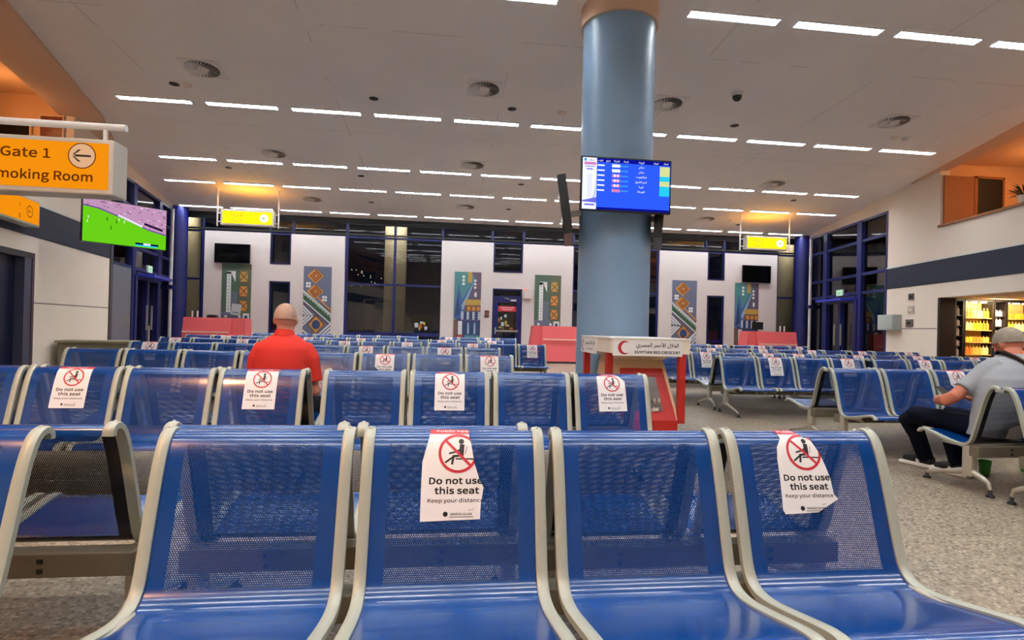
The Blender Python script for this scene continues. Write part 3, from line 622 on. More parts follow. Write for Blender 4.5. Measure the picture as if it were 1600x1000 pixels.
# plant on the parapet
t = thing('potted_plant', 'dark green potted plant on the right gallery parapet', 'plant', WR.at(10.0, .14, 3.92)[:])
MB().lathe([(.0,0),(.1,0),(.14,.18),(.12,.18)], M_WALL).build('pot', t)
lf = MB()
for i in range(60):
    a = random.uniform(0, 2*PI); e = random.uniform(.15, 1.2); L = random.uniform(.2, .42)
    d = Vector((math.cos(a)*math.cos(e), math.sin(a)*math.cos(e), math.sin(e))); s = Vector((-math.sin(a), math.cos(a), 0))*.02; b = Vector((0,0,.16)); m_ = b+d*L*.6; e_ = b+d*L-Vector((0,0,.1*L))
    lf.add([b, m_+s, e_, m_-s], [(0,1,2,3)], mat('leaf_green', (46, 62, 30), .5))
lf.build('foliage', t)

# ------------------------------------------------------------------ column with collar and screens
CX, CYc, CR = 2.3, 7.4, .49
q = MB(); q.lathe([(CR+.02,0),(CR+.02,.12),(CR,.13),(CR,5.28)], M_COL, n=64); o = q.build('round_column', smooth=True); o.location = (CX, CYc, 0)
tag(o, 'large round blue grey column rising to the ceiling', 'column')
q = MB(); n = 64
q.loft([[(( CR+dr)*math.cos(2*PI*j/n), (CR+dr)*math.sin(2*PI*j/n), (z if k else ceil_z(CYc+(CR+dr)*math.sin(2*PI*j/n)))) for j in range(n)] for dr, z, k in ((.0, 5.28, 1), (.035, 5.28, 1), (.035, 0, 0))], M_PEACH); c = q.build('collar', o, smooth=True)
M_SCR = emit('screen_blue', (46, 92, 250), 1.0)
def tv_body(t, w_=1.17, h_=.68, th=.05):
    MB().box(-w_/2, w_/2, 0, th, 0, h_, M_BLACK, bev=.006).box(-w_*.28, w_*.28, .05, .09, h_*.1, h_*.75, M_BLACK, bev=.01).build('casing', t)
    q = MB(); q.box(-.1, .1, .09, .12, h_*.3, h_*.6, M_BLACK); q.box(-.03, .03, .1, .27, h_*.4, h_*.5, M_ALU); q.build('bracket', t)
t = thing('flight_screen', 'lit blue flight information screen on the front of the round column', 'screen', (2.215, 6.68, 2.60), -.005)
tv_body(t)
f = Flat(); W_, Hh = 1.13, .64; w2 = W_/2
e_w = emit('scr_white', (235, 238, 255), 1.1); e_n = emit('scr_navy', (14, 18, 160), .8); e_y = emit('scr_yellow', (214, 222, 150), 1.); e_c = emit('scr_cyan', (40, 205, 240), 1.); e_l = emit('scr_lightblue', (60, 150, 240), 1.); e_p = emit('scr_pink', (214, 130, 190), 1.); e_b = emit('scr_building', (110, 110, 225), 1.)
f.rect(-w2, w2, 0, Hh, M_SCR); f.rect(-w2, w2, Hh-.05, Hh, e_n, 1); f.rect(-w2+.18, w2, 0, .028, e_n, 1); f.rect(-w2, -w2+.18, 0, Hh, e_w, 2)
f.rect(-w2+.02, -w2+.17, Hh-.09, Hh-.055, e_p, 3); f.rect(-w2+.02, -w2+.05, Hh-.045, Hh-.01, e_l, 3)
f.text(arabic('مطار'), -w2+.11, Hh-.04, .035, e_n, 3); f.rect(-w2+.03, -w2+.16, Hh-.115, Hh-.105, e_b, 3); f.rect(-w2+.05, -w2+.13, Hh-.15, Hh-.135, e_b, 3)
for a in (.07, .09, .11): f.rect(-w2+a, -w2+a+.003, .14, Hh-.2, e_b, 3)
f.poly([(-w2+.0,.105),(-w2+.06,.12),(-w2+.18,.15),(-w2+.18,.08),(-w2,.09)], e_b, 3); f.rect(-w2+.03, -w2+.16, .045, .065, e_b, 3)
for k in range(5): f.line([(-w2+.1+.015*k, .1), (-w2+.17, .18+.05*k)], .003, e_b, 3)
for i, wd in enumerate(('الوقت', 'تاريخ', 'الشركة', 'الرحلة', 'الوجهة', 'البوابة', 'الحالة')): f.text(arabic(wd), (-.34, -.24, -.13, -.01, .19, .38, .51)[i], Hh-.038, .028, e_w, 3, .01)
for i, wd in enumerate(('ميلان', 'ميلان', 'فرانكفورت', 'شرم الشيخ', 'فيينا', 'الغردقة')):
    v = Hh-.098-i*.062
    f.text(arabic(wd), .19, v, .034, e_w, 3, .01); f.rect(-w2+.19, -w2+.28, v, v+.018, e_w, 3); f.rect(-.08, .02, v, v+.018, e_l, 3)
    f.rect(-.19, -.085, v-.008, v+.03, e_w if i < 2 else e_p, 3)
    if i in (2, 3, 4): f.rect(-.165, -.14, v-.004, v+.026, e_w, 4); f.rect(-.125, -.105, v-.004, v+.026, e_w, 4)
    f.rect(.43, .56, v-.03, v+.032, (e_y, e_y, e_c, e_y, e_c, e_c)[i], 3)
q = MB(); f.mesh_to(q, lambda u, v, l: (u, -.0015-l, v+.02)); q.build('screen', t, fix=False)
for x, y, rz, tl, lab in ((CX-.70, CYc, -PI/2-.22, .15, 'black screen on the left side of the round column, tilted forward, seen edge on'), (CX+.66, CYc-.05, PI/2-.375, .05, 'black screen on the right side of the round column, seen edge on')):
    t = thing('side_screen', lab, 'screen', (x, y, 2.33), rot=(tl, 0, rz)); tv_body(t, 1.1, .76, .11); MB().box(-.53, .53, -.003, 0, .02, .74, MC['dead_screen']).build('screen', t)

# ------------------------------------------------------------------ donation kiosk
M_WOOD = mat('pale_wood', (226, 196, 156), .5, 0, .03, 12, .05, 3); M_KRED = mat('kiosk_red', (176, 34, 26), .4); M_KWHITE = mat('kiosk_white', (232, 228, 224), .5)
t = thing('donation_kiosk', 'red and pale wood donation kiosk with red crescent sign in front of the column', 'donation box', (2.15, 6.2, 0))
q = MB(); q.box(-.42, .45, -.6, .62, .88, 1.03, mat('canopy_cream', (232, 218, 200), .5)); q.box(-.43, .46, -.61, .63, 1.03, 1.045, M_KWHITE); q.build('canopy', t)
for x, y in ((-.38, -.42), (-.38, .52), (.38, -.55), (.38, .52)): MB().box(x-.035, x+.035, y-.035, y+.035, .14, .88, M_KRED).build('post', t)
q = MB()       # tapered body: narrow neck, widening towards the bottom and leaning forward
def ringk(x0, x1, y0, y1, z): return [(x0,y0,z),(x1,y0,z),(x1,y1,z),(x0,y1,z)]
q.loft([ringk(-.28,.33,-.45,.45,.88), ringk(-.24,.27,-.30,.38,.80), ringk(-.26,.28,-.34,.38,.74), ringk(-.33,.36,-.56,.45,.17), ringk(-.33,.36,-.56,.45,.10), ringk(-.28,.30,-.45,.40,.0)], M_WOOD); q.build('body', t)
q = MB()
fn = lambda u, v, l: (u, -.35-.215*((.72-v)/.55)-.004-l, v)
f = Flat()
def kx(v, e): k = (.72-v)/.55; return (-.24-.06*k if e < 0 else .24+.09*k)
f.poly([(kx(.71,-1),.71),(kx(.71,1),.71),(kx(.17,1),.17),(kx(.17,-1),.17)], M_KRED, 2)
f.mesh_to(q, fn, dl=.003); q.box(-.31, .34, -.575, -.55, .02, .17, M_KRED); q.build('red_front', t)
q = MB(); f = Flat(); f.poly([(-.17,.62),(.15,.62),(.19,.27),(-.20,.27)], mat('dark_pane', (104, 98, 96), .15, coat=.5), 4); f.mesh_to(q, fn, dl=.003); q.build('window', t, fix=False)
q = MB()
for i in range(46):
    u = random.uniform(-.17, .17); v = .28+random.random()**2*.1; a = random.uniform(0, PI); s = .022
    Tm = Matrix.Translation(Vector(fn(u, v, .016+random.random()*.01))) @ Matrix.Rotation(a, 4, 'Y') @ Matrix.Rotation(random.uniform(-.5,.5), 4, 'X')
    q.box(-s, s, -.0015, .0015, -s*.6, s*.6, mat('note_%d' % (i % 3), [(196,186,170),(128,120,106),(90,84,76)][i % 3], .7), Tm)
o = q.build('banknotes', t); o['kind'] = 'stuff'; o['label'] = 'crumpled banknotes behind the kiosk window'
q = MB(); f = Flat(); f.rect(-.40, .36, .855, 1.022, M_KWHITE); 
def crescent(f, u, v, r, lay=1, sx=1):
    n = 22; a0, a1 = math.radians(38), math.radians(322)
    o_ = [(u+sx*r*math.cos(a0+(a1-a0)*i/n), v+r*math.sin(a0+(a1-a0)*i/n)) for i in range(n+1)]
    c = r*.30; ri = r*.80; b0 = math.atan2(r*math.sin(a0), r*math.cos(a0)-c)
    i_ = [(u+sx*(c+ri*1.0*math.cos(b0+(2*PI-2*b0)*i/n)), v+ri*math.sin(b0+(2*PI-2*b0)*i/n)) for i in range(n+1)]
    for k in range(n): f.poly([o_[k], o_[k+1], i_[k+1], i_[k]], M_RED, lay)
crescent(f, -.275, .94, .072)
f.text(arabic('الهلال الأحمر المصري'), .085, .952, .056, M_INK, 1, .02); f.text('EGYPTIAN RED CRESCENT', .085, .882, .050, M_INK, 1, .035, sx=1.2)
f.mesh_to(q, lambda u, v, l: (u, -.613-l*1.5, v)); q.box(-.40, .36, -.612, -.60, .855, 1.022, M_KWHITE); q.build('sign_board', t, fix=False)
q = MB(); f = Flat(); f.rect(-.2, .42, .845, 1.015, M_KWHITE); crescent(f, -.1, .93, .07); f.text(arabic('الهلال الأحمر المصري'), .2, .95, .05, M_INK, 1, .02); f.text('EGYPTIAN RED CRESCENT', .2, .885, .032, M_INK, 1, .02)
f.mesh_to(q, lambda u, v, l: (-.443-l*1.5, .35-u, v)); q.box(-.442, -.42, -.07, .55, .845, 1.015, M_KWHITE); q.build('side_sign_board', t, fix=False)

# ------------------------------------------------------------------ gate desks
def desk(x, y, w_, lab, flip=1):
    t = thing('gate_desk', lab, 'desk', (x, y, 0), group='coral red gate desks')
    h = w_/2
    q = MB(); q.poly([(-.42,.06),(.38,.06),(.38,1.2),(-.24,1.2)], -h, h, M_CORAL, 'x'); q.build('body', t)
    q = MB(); a, b = (h, h+.42) if flip > 0 else (-h-.42, -h)
    q.poly([(a, .06), (b, .06), (b if flip < 0 else b-.06, 1.2 if flip > 0 else 1.2), (a, 1.2)] if flip > 0 else [(a, .06), (b, .06), (b, 1.2), (a+.14, 1.2)], -.2, .36, M_CORAL, 'y'); q.build('side_wing', t)
    MB().box(-h, h, -.43, .40, 0, .06, M_DARK).build('plinth', t)
    MB().box(-h+.02, h-.05, -.385, -.35, .75, .79, mat('desk_strip', (236, 200, 180), .4)).build('front_strip', t)
    return t
desk(-7.0, 17.6, 1.36, 'coral red gate desk in front of the left white panel', 1); desk(3.9, 17.9, 1.5, 'coral red gate desk half hidden behind the round column', -1); desk(11.3, 17.9, 1.45, 'coral red gate desk in front of the right white panel', -1)
t = thing('computer_monitor', 'small black monitor on the right coral gate desk', 'monitor', (10.75, 17.9, 1.2)); MB().box(-.2, .2, 0, .03, .06, .32, M_BLACK).build('screen', t); MB().box(-.08, .08, -.05, .1, 0, .015, M_BLACK).box(-.02, .02, .02, .04, .01, .1, M_BLACK).build('stand', t)
o = MB().box(-.13, .13, -.1, .1, 0, .07, M_BLACK).box(-.1, .1, -.08, .08, .07, .085, M_DARK).build('desk_printer'); o.location = (-7.0, 17.7, 1.2); tag(o, 'low black device on the left coral gate desk', 'printer')
for x, lab in ((-7.55, 'clear acrylic leaflet holder on the left coral desk'), (11.6, 'clear acrylic leaflet holder on the right coral desk')):
    t = thing('leaflet_holder', lab, 'holder', (x, 17.8, 1.2)); MB().box(-.1, .1, -.04, .04, 0, .01, M_CLEAR).box(-.1, .1, .03, .04, 0, .22, M_CLEAR).build('stand', t)
    for dx in (-.09, .06): MB().box(dx, dx+.03, -.01, .03, .01, .2, M_WHITEP).build('leaflet', t)
for x, lab in ((-8.45, 'chrome queue post left of the left coral desk'),):
    t = thing('queue_post', lab, 'post', (x, 17.0, 0)); MB().lathe([(.16,0),(.16,.02),(.03,.04)], M_ALU, n=16).build('base', t); MB().lathe([(.028,.03),(.028,.95)], M_ALU, n=12).build('pole', t); MB().lathe([(.035,.92),(.035,1.0)], M_BLACK, n=12).build('belt_head', t)

# ------------------------------------------------------------------ ceiling fittings
def slope_at(x, y, dz=0): return (x, y, ceil_z(y)+dz)
SL = -math.atan(.055)
def fixture():
    q = MB(); L, Wd = 1.312, .15
    q.box(0, L, 0, Wd, -.003, .0, M_TUBE); me_d = q.mesh('diffuser')
    q = MB(); q.box(-.015, L+.015, -.015, 0, -.03, 0, M_LOUV); q.box(-.015, L+.015, Wd, Wd+.015, -.02, 0, M_LOUV); q.box(-.015, 0, 0, Wd, -.02, 0, M_LOUV); q.box(L, L+.015, 0, Wd, -.02, 0, M_LOUV); me_f = q.mesh('frame')
    q = MB()
    for i in range(13): x = L*(i+.5)/13; q.box(x-.006, x+.006, 0, Wd, -.03, -.004, M_LOUV)
    for y in (.048, .1): q.box(0, L, y-.003, y+.003, -.019, -.004, M_LOUV)
    return me_d, me_f, q.mesh('louvre')
FX = fixture()
def strip(x, y, lab, grp):
    t = thing('strip_light', lab, 'ceiling light', slope_at(x, y, -.001), rot=(SL, 0, 0), group=grp)
    for me, n_ in zip(FX, ('diffuser', 'frame', 'louvre')): link(n_, me, t)
for Y, X0_, ks, rn in ((7.204, 3.262, range(-5, 6), 'row crossing the round column'), (11.202, -6.267, range(0, 11), 'row just beyond the nearest vents'), (14.466, -7.09, range(0, 12), 'middle row of the ceiling'), (16.424, -7.889, range(0, 13), 'row just behind the middle row'), (19.197, -8.727, range(0, 14), 'last row along the back windows')):
    for i, k in enumerate(ks):
        x = X0_+1.59*k
        if abs(x+.65-CX) < .9 and abs(Y-CYc) < .6: continue
        strip(x, Y, 'louvred strip light, %s, %s from the left' % (rn, ORD[i]), 'strip lights, '+rn)
for Y, n_ in ((3.6, 8), (1.4, 8), (-.8, 7), (-3.0, 6)):  # unseen rows, set denser than real to brighten the front seats
    for i in range(n_):
        strip(-4.4+1.62*i, Y, 'louvred strip light %s, %s from the left' % ({3.6:'above the second seat row',1.4:'above the foreground seats',-.8:'just behind the camera',-3.0:'far behind the camera'}[Y], ORD[i]), 'strip lights over the front seats')
# swirl vents
def vent_meshes():
    n = 28; a = MB(); R = .27
    a.box(-.31, .31, -.31, .31, -.008, 0, mat('vent_plate', (226, 218, 208), .6))
    b = MB(); b.lathe([(.0,-.010),(R,-.010),(R,-.0085)], mat('vent_dark', (96, 90, 84), .8), n=n)
    c = MB()
    for i in range(n):
        t_ = 2*PI*i/n; Tm = Matrix.Rotation(t_, 4, 'Z') @ Matrix.Translation((.185, 0, -.014)) @ Matrix.Rotation(.35, 4, 'Z') @ Matrix.Rotation(.6, 4, 'X')
        c.box(-.085, .085, -.019, .019, -.0015, .0015, MC['vent_plate'], Tm)
    d = MB(); d.lathe([(.0,-.03),(.09,-.028),(.1,-.012),(.1,-.008)], MC['vent_plate'], n=24)
    return a.mesh('plate'), b.mesh('swirl_opening'), c.mesh('vanes'), d.mesh('hub')
VM = vent_meshes()
names = {(-4.2, 9.95): 'nearest on the left', (.6, 9.9): 'nearest left of the column', (4.05, 9.93): 'nearest right of the column', (8.76, 9.95): 'nearest on the right', (-4.2, 13.9): 'middle distance on the left', (.6, 13.88): 'middle distance left of the column', (8.74, 13.92): 'middle distance on the right, lit yellow', (-4.2, 17.78): 'farthest on the left', (.57, 17.77): 'farthest left of the column', (8.72, 17.76): 'farthest on the right'}
names[(7.55, 17.9)] = 'far one nearest the yellow right gate sign'
names.pop((7.55, 17.9))
for (x, y), lab in names.items():
    t = thing('swirl_vent', 'square ceiling vent with round swirl vanes, %s' % lab, 'air vent', slope_at(x, y, -.001), rot=(SL, 0, 0), group='swirl vents in the ceiling')
    for me, n_ in zip(VM, ('plate', 'swirl_opening', 'vanes', 'hub')): link(n_, me, t)
# small ceiling dots: downlights and smoke detectors
dots = [(-4.95,10.6,0,'dark round downlight left of the nearest left vent'),(-4.74,10.61,1,'smoke detector below the nearest left vent'),(-1.43,10.6,0,'dark round downlight between the left vents'),(1.19,10.61,0,'dark round downlight beside the vent left of the column'),(2.33-.15,10.62,1,'smoke detector close to the column on its left'),(5.78,10.63,0,'dark round downlight under the dome camera'),(9.39,10.65,1,'smoke detector below the nearest right vent'),(9.65,10.64,2,'small white sensor beside the right smoke detector'),(-2.34,15.24,0,'dark round downlight left of centre beyond the middle row'),(2.01,15.19,0,'dark round downlight beyond the middle row beside the column'),(10.2,15.24,0,'dark round downlight near the yellow lit vent'),(-2.4,17.8,0,'dark round downlight between the far left vents'),(1.97,17.81,0,'dark round downlight near the back windows'),(2.61,17.85,1,'smoke detector near the back windows left of the column'),(10.18,18.3,0,'dark round downlight above the right gate sign'),(9.6,17.75,1,'smoke detector near the right gate sign'),(-5.7,15.17,0,'dark round downlight over the left gate sign')]
for x, y, k, lab in dots:
    if k == 0: o = MB().lathe([(0,-.004),(.06,-.004),(.085,-.006),(.085,0)], mat('dot_dark', (40,34,32), .6), n=18).build('ceiling_downlight'); cat = 'downlight'
    else: o = MB().lathe([(0,-.06),(.035,-.055),(.045,-.03),(.08,-.025),(.09,0)], M_WALL if k == 1 else M_WHITEP, n=18).build('smoke_detector' if k == 1 else 'ceiling_sensor'); cat = 'detector' if k == 1 else 'sensor'
    o.location = slope_at(x, y, -.001); tag(o, lab, cat)
t = thing('dome_camera', 'black dome security camera on the ceiling right of the column', 'camera', slope_at(5.11, 9.33, 0)); MB().lathe([(.1,0),(.1,-.05),(.085,-.06)], M_WHITEP, n=20).build('mount', t); MB().lathe([(.085,-.05),(.08,-.1),(.05,-.14),(.0,-.155)], mat('dome_black', (14,13,14), .15), n=20).build('dome', t, smooth=True)

# ------------------------------------------------------------------ hanging gate signs
M_YEL = emit('sign_yellow', (255, 226, 20), 1.25); M_ORG = emit('sign_orange', (246, 146, 14), .95); M_SBOX = mat('sign_housing', (196, 190, 178), .4, .2)
M_STX = emit('sign_text', (118, 58, 16), .7); M_STX2 = mat('sign_text_faint', (196, 150, 20), .6); M_SWH = emit('sign_white', (250, 245, 225), 1.2); M_SPK = emit('sign_pale', (236, 184, 140), .85)
def arrow(f, u, v, s, d, m, lay=3):
    f.line([(u-d*s*.9, v), (u+d*s*.7, v)], s*.26, m, lay); f.poly([(u+d*s, v), (u+d*s*.1, v+s*.75), (u+d*s*.42, v+s*.75), (u+d*s*1.0, v+s*.18)] if d else [], m, lay); f.poly([(u+d*s, v), (u+d*s*.1, v-s*.75), (u+d*s*.42, v-s*.75), (u+d*s*1.0, v-s*.18)], m, lay)
def hang_sign(x0, x1, Y, z0, z1, rx0, rx1, d, lab):
    t = thing('gate_sign', lab, 'sign', ((x0+x1)/2, Y, z0)); W_ = x1-x0; h = z1-z0; a = W_/2
    q = MB(); q.box(-a, a, 0, .2, 0, h, M_SBOX, bev=.01); q.build('housing', t)
    f = Flat(); f.rect(-a+.05, a-.05, .045, h-.045, M_YEL); f.text(arabic('بوابة')+' 2', -a*.42, h*.58, .14, M_STX2, 1); f.text('Gate 2', -a*.42, h*.2, .15, M_STX2, 1)
    f.disc(a*.62, h*.5, .125, M_SWH, 1, 28); arrow(f, a*.62, h*.5, .055, d, M_STX, 2)
    q = MB(); f.mesh_to(q, lambda u, v, l: (u, -.003-l*2, v)); q.build('sign_face', t, fix=False)
    MB().box(-a+.1, a-.1, .04, .16, h+.001, h+.004, emit('sign_top_glow', (255, 170, 40), 34)).build('top_lamp', t)
    cz = ceil_z(Y+.1)-z0
    for x in (rx0, rx1):
        xx = x-(x0+x1)/2; q = MB(); q.tube([(xx, .1, -.04), (xx, .1, cz)], .022, M_WHITEP, 10); sgn = 1 if xx < 0 else -1
        for zz in (.1*h/.45, h-.1): q.tube([(xx, .1, zz), (sgn*-1*a, .1, zz)], .014, M_WHITEP, 8)
        q.build('hanging_rod', t)
hang_sign(-6.58, -5.08, 17.0, 3.93, 4.38, -6.7, -4.98, -1, 'lit yellow gate sign with left arrow hanging at back left')
hang_sign(9.74, 11.20, 17.0, 3.89, 4.33, 9.58, 11.32, 1, 'lit yellow gate sign with right arrow hanging at back right')
# big orange sign near the camera
t = thing('gate_sign', 'large orange Gate 1 and Smoking Room sign with left arrow at the left edge', 'sign', (-2.64, 4.72, 2.09)); h = .44; L = 1.75
q = MB(); q.box(-L, 0, 0, .2, 0, h, M_SBOX, bev=.012); q.build('housing', t)
q = MB(); f = Flat(); f.rect(-L+.04, -.035, .04, h-.035, M_ORG)
f.text('Gate 1', -.45, .27, .138, M_STX, 1, .02, 'RIGHT', sx=1.28); f.text('Smoking Room', -.14, .10, .134, M_STX, 1, .02, 'RIGHT', sx=1.14)
f.disc(-.228, .30, .102, M_STX, 1, 36); f.disc(-.228, .30, .094, M_SPK, 2, 36); arrow(f, -.228, .30, .064, -1, M_INK, 3)
f.mesh_to(q, lambda u, v, l: (u, -.003-l, v)); q.build('sign_face', t, fix=False)
q = MB(); q.tube([(-2.4, .1, h+.13), (.035, .1, h+.13)], .028, M_WHITEP, 14); q.build('support_bar', t)
for x in (-.12, -1.5): MB().tube([(x, .1, h), (x, .1, h+.12)], .017, M_WHITEP, 10).build('hanger', t)
MB().tube([(-2.4, .1, -2.09), (-2.4, .1, h+.13)], .04, M_WHITEP, 12).build('post', t)
# wall sign over the left door
yA = 10.52
p = WL.at(yA, -.01, 2.66); t = thing('gate_sign', 'orange lit wall sign with arrow over the dark left door, half out of frame', 'sign', p[:], math.atan2(-WL.d.y, -WL.d.x))
q = MB(); q.box(-1.5, 0, -.22, 0, 0, .45, M_SBOX, bev=.012); q.build('housing', t)
q = MB(); f = Flat(); f.rect(-1.46, -.03, .035, .42, M_ORG); f.ring(-.34, .22, .085, .1, M_STX, 1); arrow(f, -.34, .22, .05, -1, M_STX, 1)
f.text('r', -.62, .26, .13, M_STX, 1, .01, 'RIGHT'); f.text('g', -.62, .09, .13, M_STX, 1, .01, 'RIGHT')
f.mesh_to(q, lambda u, v, l: (u, -.223-l*1.5, v)); q.build('sign_face', t, fix=False)

# football television at left
t = thing('television', 'television showing a green football pitch hanging at left', 'television', (-6.23, 11.62, 2.53), math.radians(90-42.3)); t.scale = (1.3, 1.3, 1.3)
MB().box(-.555, .555, 0, .06, 0, .64, M_BLACK, bev=.006).box(-.3, .3, .06, .1, .08, .5, M_BLACK, bev=.01).build('casing', t)
f = Flat(); a = .545; g1 = emit('pitch_green', (104, 205, 24), 1.); g2 = emit('stand_pink', (196, 150, 186), .95); 
f.rect(-a, a, .008, .632, g1)
f.poly([(-a,.632),(-a,.53),(-.35,.51),(0,.40),(.3,.29),(a,.245),(a,.632)], g2, 1)
f.line([(-a,.525),(-.35,.505),(0,.395),(.3,.285),(a,.24)], .02, emit('ad_violet', (120, 70, 160), .9), 2); f.line([(-.1,.44),(.2,.33)], .03, emit('ad_white', (230, 226, 240), 1.), 3); f.line([(.25,.37),(.48,.31)], .035, emit('ad_dark', (40, 20, 60), .9), 3)
for i in range(90):
    u = random.uniform(-a, a); v = random.uniform(.3, .62)
    if v > .5 - max(0, u+.35)*.33: f.rect(u, u+.03, v, v+.008, [emit('crowd_a', (240, 225, 245), 1.), emit('crowd_b', (140, 60, 100), .9), emit('crowd_c', (70, 50, 110), .8)][i % 3], 2)
for u, v, c in ((-.48,.34,0),(-.49,.28,0),(-.25,.34,1),(-.13,.32,1),(-.1,.36,0),(-.03,.34,0),(-.2,.22,1)):
    f.poly([(u-.006, v),(u+.006, v),(u+.004, v+.045),(u-.004, v+.045)], [emit('player_white', (235,240,235), 1.), emit('player_dark', (20,40,20), .5)][c], 2); f.disc(u, v+.05, .006, M_STX, 2, 8)
f.rect(.12, .44, .045, .075, emit('score_navy', (10, 30, 60), .8), 3); f.rect(.23, .33, .045, .075, emit('ad_white', (230,226,240), 1.), 4); f.rect(.12, .42, .025, .045, e_c, 3)
q = MB(); f.mesh_to(q, lambda u, v, l: (u, -.0015-l, v)); q.build('screen', t, fix=False)
bpy.context.view_layer.update()
e_ = t.matrix_world.inverted() @ WL.at(13.3, .02, 2.8)
q = MB(); q.box(-.12, .12, .1, .13, .15, .45, M_BLACK); q.tube([(0,.13,.3), (.12,.5,.27), tuple(e_)], .025, M_BLACK, 10); q.build('wall_arm', t)

# ------------------------------------------------------------------ seats
SW = .565
def catmull(P, k=4):
    out = []
    for i in range(len(P)-1):
        p0, p1, p2, p3 = P[max(i-1, 0)], P[i], P[i+1], P[min(i+2, len(P)-1)]
        for j in range(k):
            t = j/k; out.append(tuple(.5*((2*b)+(-a+c)*t+(2*a-5*b+4*c-d)*t*t+(-a+3*b-3*c+d)*t**3) for a, b, c, d in zip(p0, p1, p2, p3)))
    return out+[P[-1]]
PROF = catmull([(.004,.752),(.006,.770),(.018,.781),(.036,.782),(.058,.770),(.078,.742),(.100,.690),(.125,.610),(.152,.515),(.178,.425),(.196,.378),(.222,.348),(.262,.334),(.330,.337),(.430,.357),(.530,.380),(.585,.390),(.615,.388),(.636,.376),(.644,.360)])
ARC = [0.]
for a, b in zip(PROF, PROF[1:]): ARC.append(ARC[-1]+math.dist(a, b))
def prof_at(s, off=0):
    s = max(0, min(s, ARC[-1]-1e-6)); i = max(j for j in range(len(ARC)-1) if ARC[j] <= s); t = (s-ARC[i])/(ARC[i+1]-ARC[i])
    a, b = PROF[i], PROF[i+1]; L = math.dist(a, b); tx, tz = (b[0]-a[0])/L, (b[1]-a[1])/L
    return a[0]+(b[0]-a[0])*t-tz*off, a[1]+(b[1]-a[1])*t+tx*off       # outward = toward the sitter
def shell_mesh():
    me = bpy.data.meshes.new('seat_shell'); vs = []; fs = []; xs = [.016+ (SW-.032)*i/6 for i in range(7)]
    for s in ARC:
        for x in xs:
            f, z = prof_at(s); vs.append((x, -f, z))
    n = len(xs)
    for i in range(len(ARC)-1):
        for j in range(n-1): fs.append((i*n+j, (i+1)*n+j, (i+1)*n+j+1, i*n+j+1))
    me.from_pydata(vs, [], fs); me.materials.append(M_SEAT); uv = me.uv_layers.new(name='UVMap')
    for p in me.polygons:
        for li in p.loop_indices:
            vi = me.loops[li].vertex_index; uv.data[li].uv = (vs[vi][0], ARC[vi//n])
    me.polygons.foreach_set('use_smooth', [True]*len(fs)); me.update(); return me
def rail_mesh():
    q = MB(); rings = []; w_, t_ = .017, .011
    ss = [0.0]+[s for s in ARC if s > .004]
    for s in ss:
        r = []
        for dx, off in ((-w_, -t_), (-w_, t_*.6), (-w_*.6, t_), (w_*.6, t_), (w_, t_*.6), (w_, -t_)):
            f, z = prof_at(s, off); r.append((dx, -f, z))
        rings.append(r)
    q.loft(rings, M_RAIL); f, z = prof_at(.05, .012); q.ell((0, -f, z), (.006,.006,.003), M_ALU, n=8, k=4)
    me = q.mesh('side_rail', True)
    bm = bmesh.new(); bm.from_mesh(me); bmesh.ops.recalc_face_normals(bm, faces=bm.faces[:]); bm.to_mesh(me); bm.free()
    me.set_sharp_from_angle(angle=math.radians(50)); return me
SHELL, RAIL = shell_mesh(), rail_mesh()
# the safety notice, A4 upright, printed both as whole and torn sheets
def notice_art(full=True):
    f = Flat(); a = .105; f.rect(-a, a, 0, .297, M_PAPER); f.rect(-a, a, .268, .297, M_RED, 1)
    f.text('Public health', 0, .2755, .021, M_PINK, 2, .03, sx=1.4)
    cu, cv = .006, .205; f.ring(cu, cv, .0525, .061, M_RED, 3, 44)
    f.disc(cu+.010, cv+.036, .0085, M_INK, 1, 16)
    f.line([(cu+.012, cv+.020), (cu+.010, cv-.004)], .015, M_INK, 1); f.line([(cu+.008, cv+.012), (cu-.004, cv+.004), (cu-.026, cv-.001)], .0055, M_INK, 1)
    f.line([(cu+.012, cv-.008), (cu-.014, cv-.010), (cu-.018, cv-.032)], .007, M_INK, 1); f.line([(cu-.012, cv-.010), (cu-.038, cv-.028)], .006, M_INK, 1)
    f.line([(cu-.006, cv-.018), (cu+.048, cv-.019)], .0045, M_INK, 1); f.line([(cu+.028, cv+.020), (cu+.022, cv-.004)], .0018, M_INK, 1)
    f.line([(cu-.040, cv+.040), (cu+.040, cv-.040)], .0085, M_RED, 2)
    f.text('Do not use', 0, .112, .036, M_INK, 1, .032, sx=1.34); f.text('this seat', .004, .083, .036, M_INK, 1, .032, sx=1.38); f.text('Keep your distance', 0, .058, .0215, M_INK, 1, .014, sx=1.28)
    f.disc(-.030, .024, .0075, M_INK, 1, 16); f.text('MARSA ALAM', .018, .0205, .0125, M_INK, 1, .02, sx=1.25); f.rect(-.018, .055, .0145, .0165, M_INK, 1); f.line([(.04,.037),(.044,.034),(.056,.038)], .0012, M_INK, 1)
    return f
ART = notice_art()
def notice_mesh(clip=None, du=0, dv=0, rot=0):
    q = MB()
    def fn(u, v, l):
        u2 = u*math.cos(rot)-v*math.sin(rot)+du; v2 = u*math.sin(rot)+v*math.cos(rot)+dv
        f, z = prof_at(.042+.297-v2, .0022+l*.5); return (SW/2+u2, -f, z)
    ART.mesh_to(q, fn, clip, vcuts=[.02*i for i in range(1, 15)])
    return q.mesh('safety_notice')
def px_clip(pts, cx, x0, y0, k, slope):     # outlines of the torn sheets measured on the sheet itself
    return [((x-(cx+slope*(y-y0)))/k, .297-(y-95)/k*1.0) for x, y in pts]
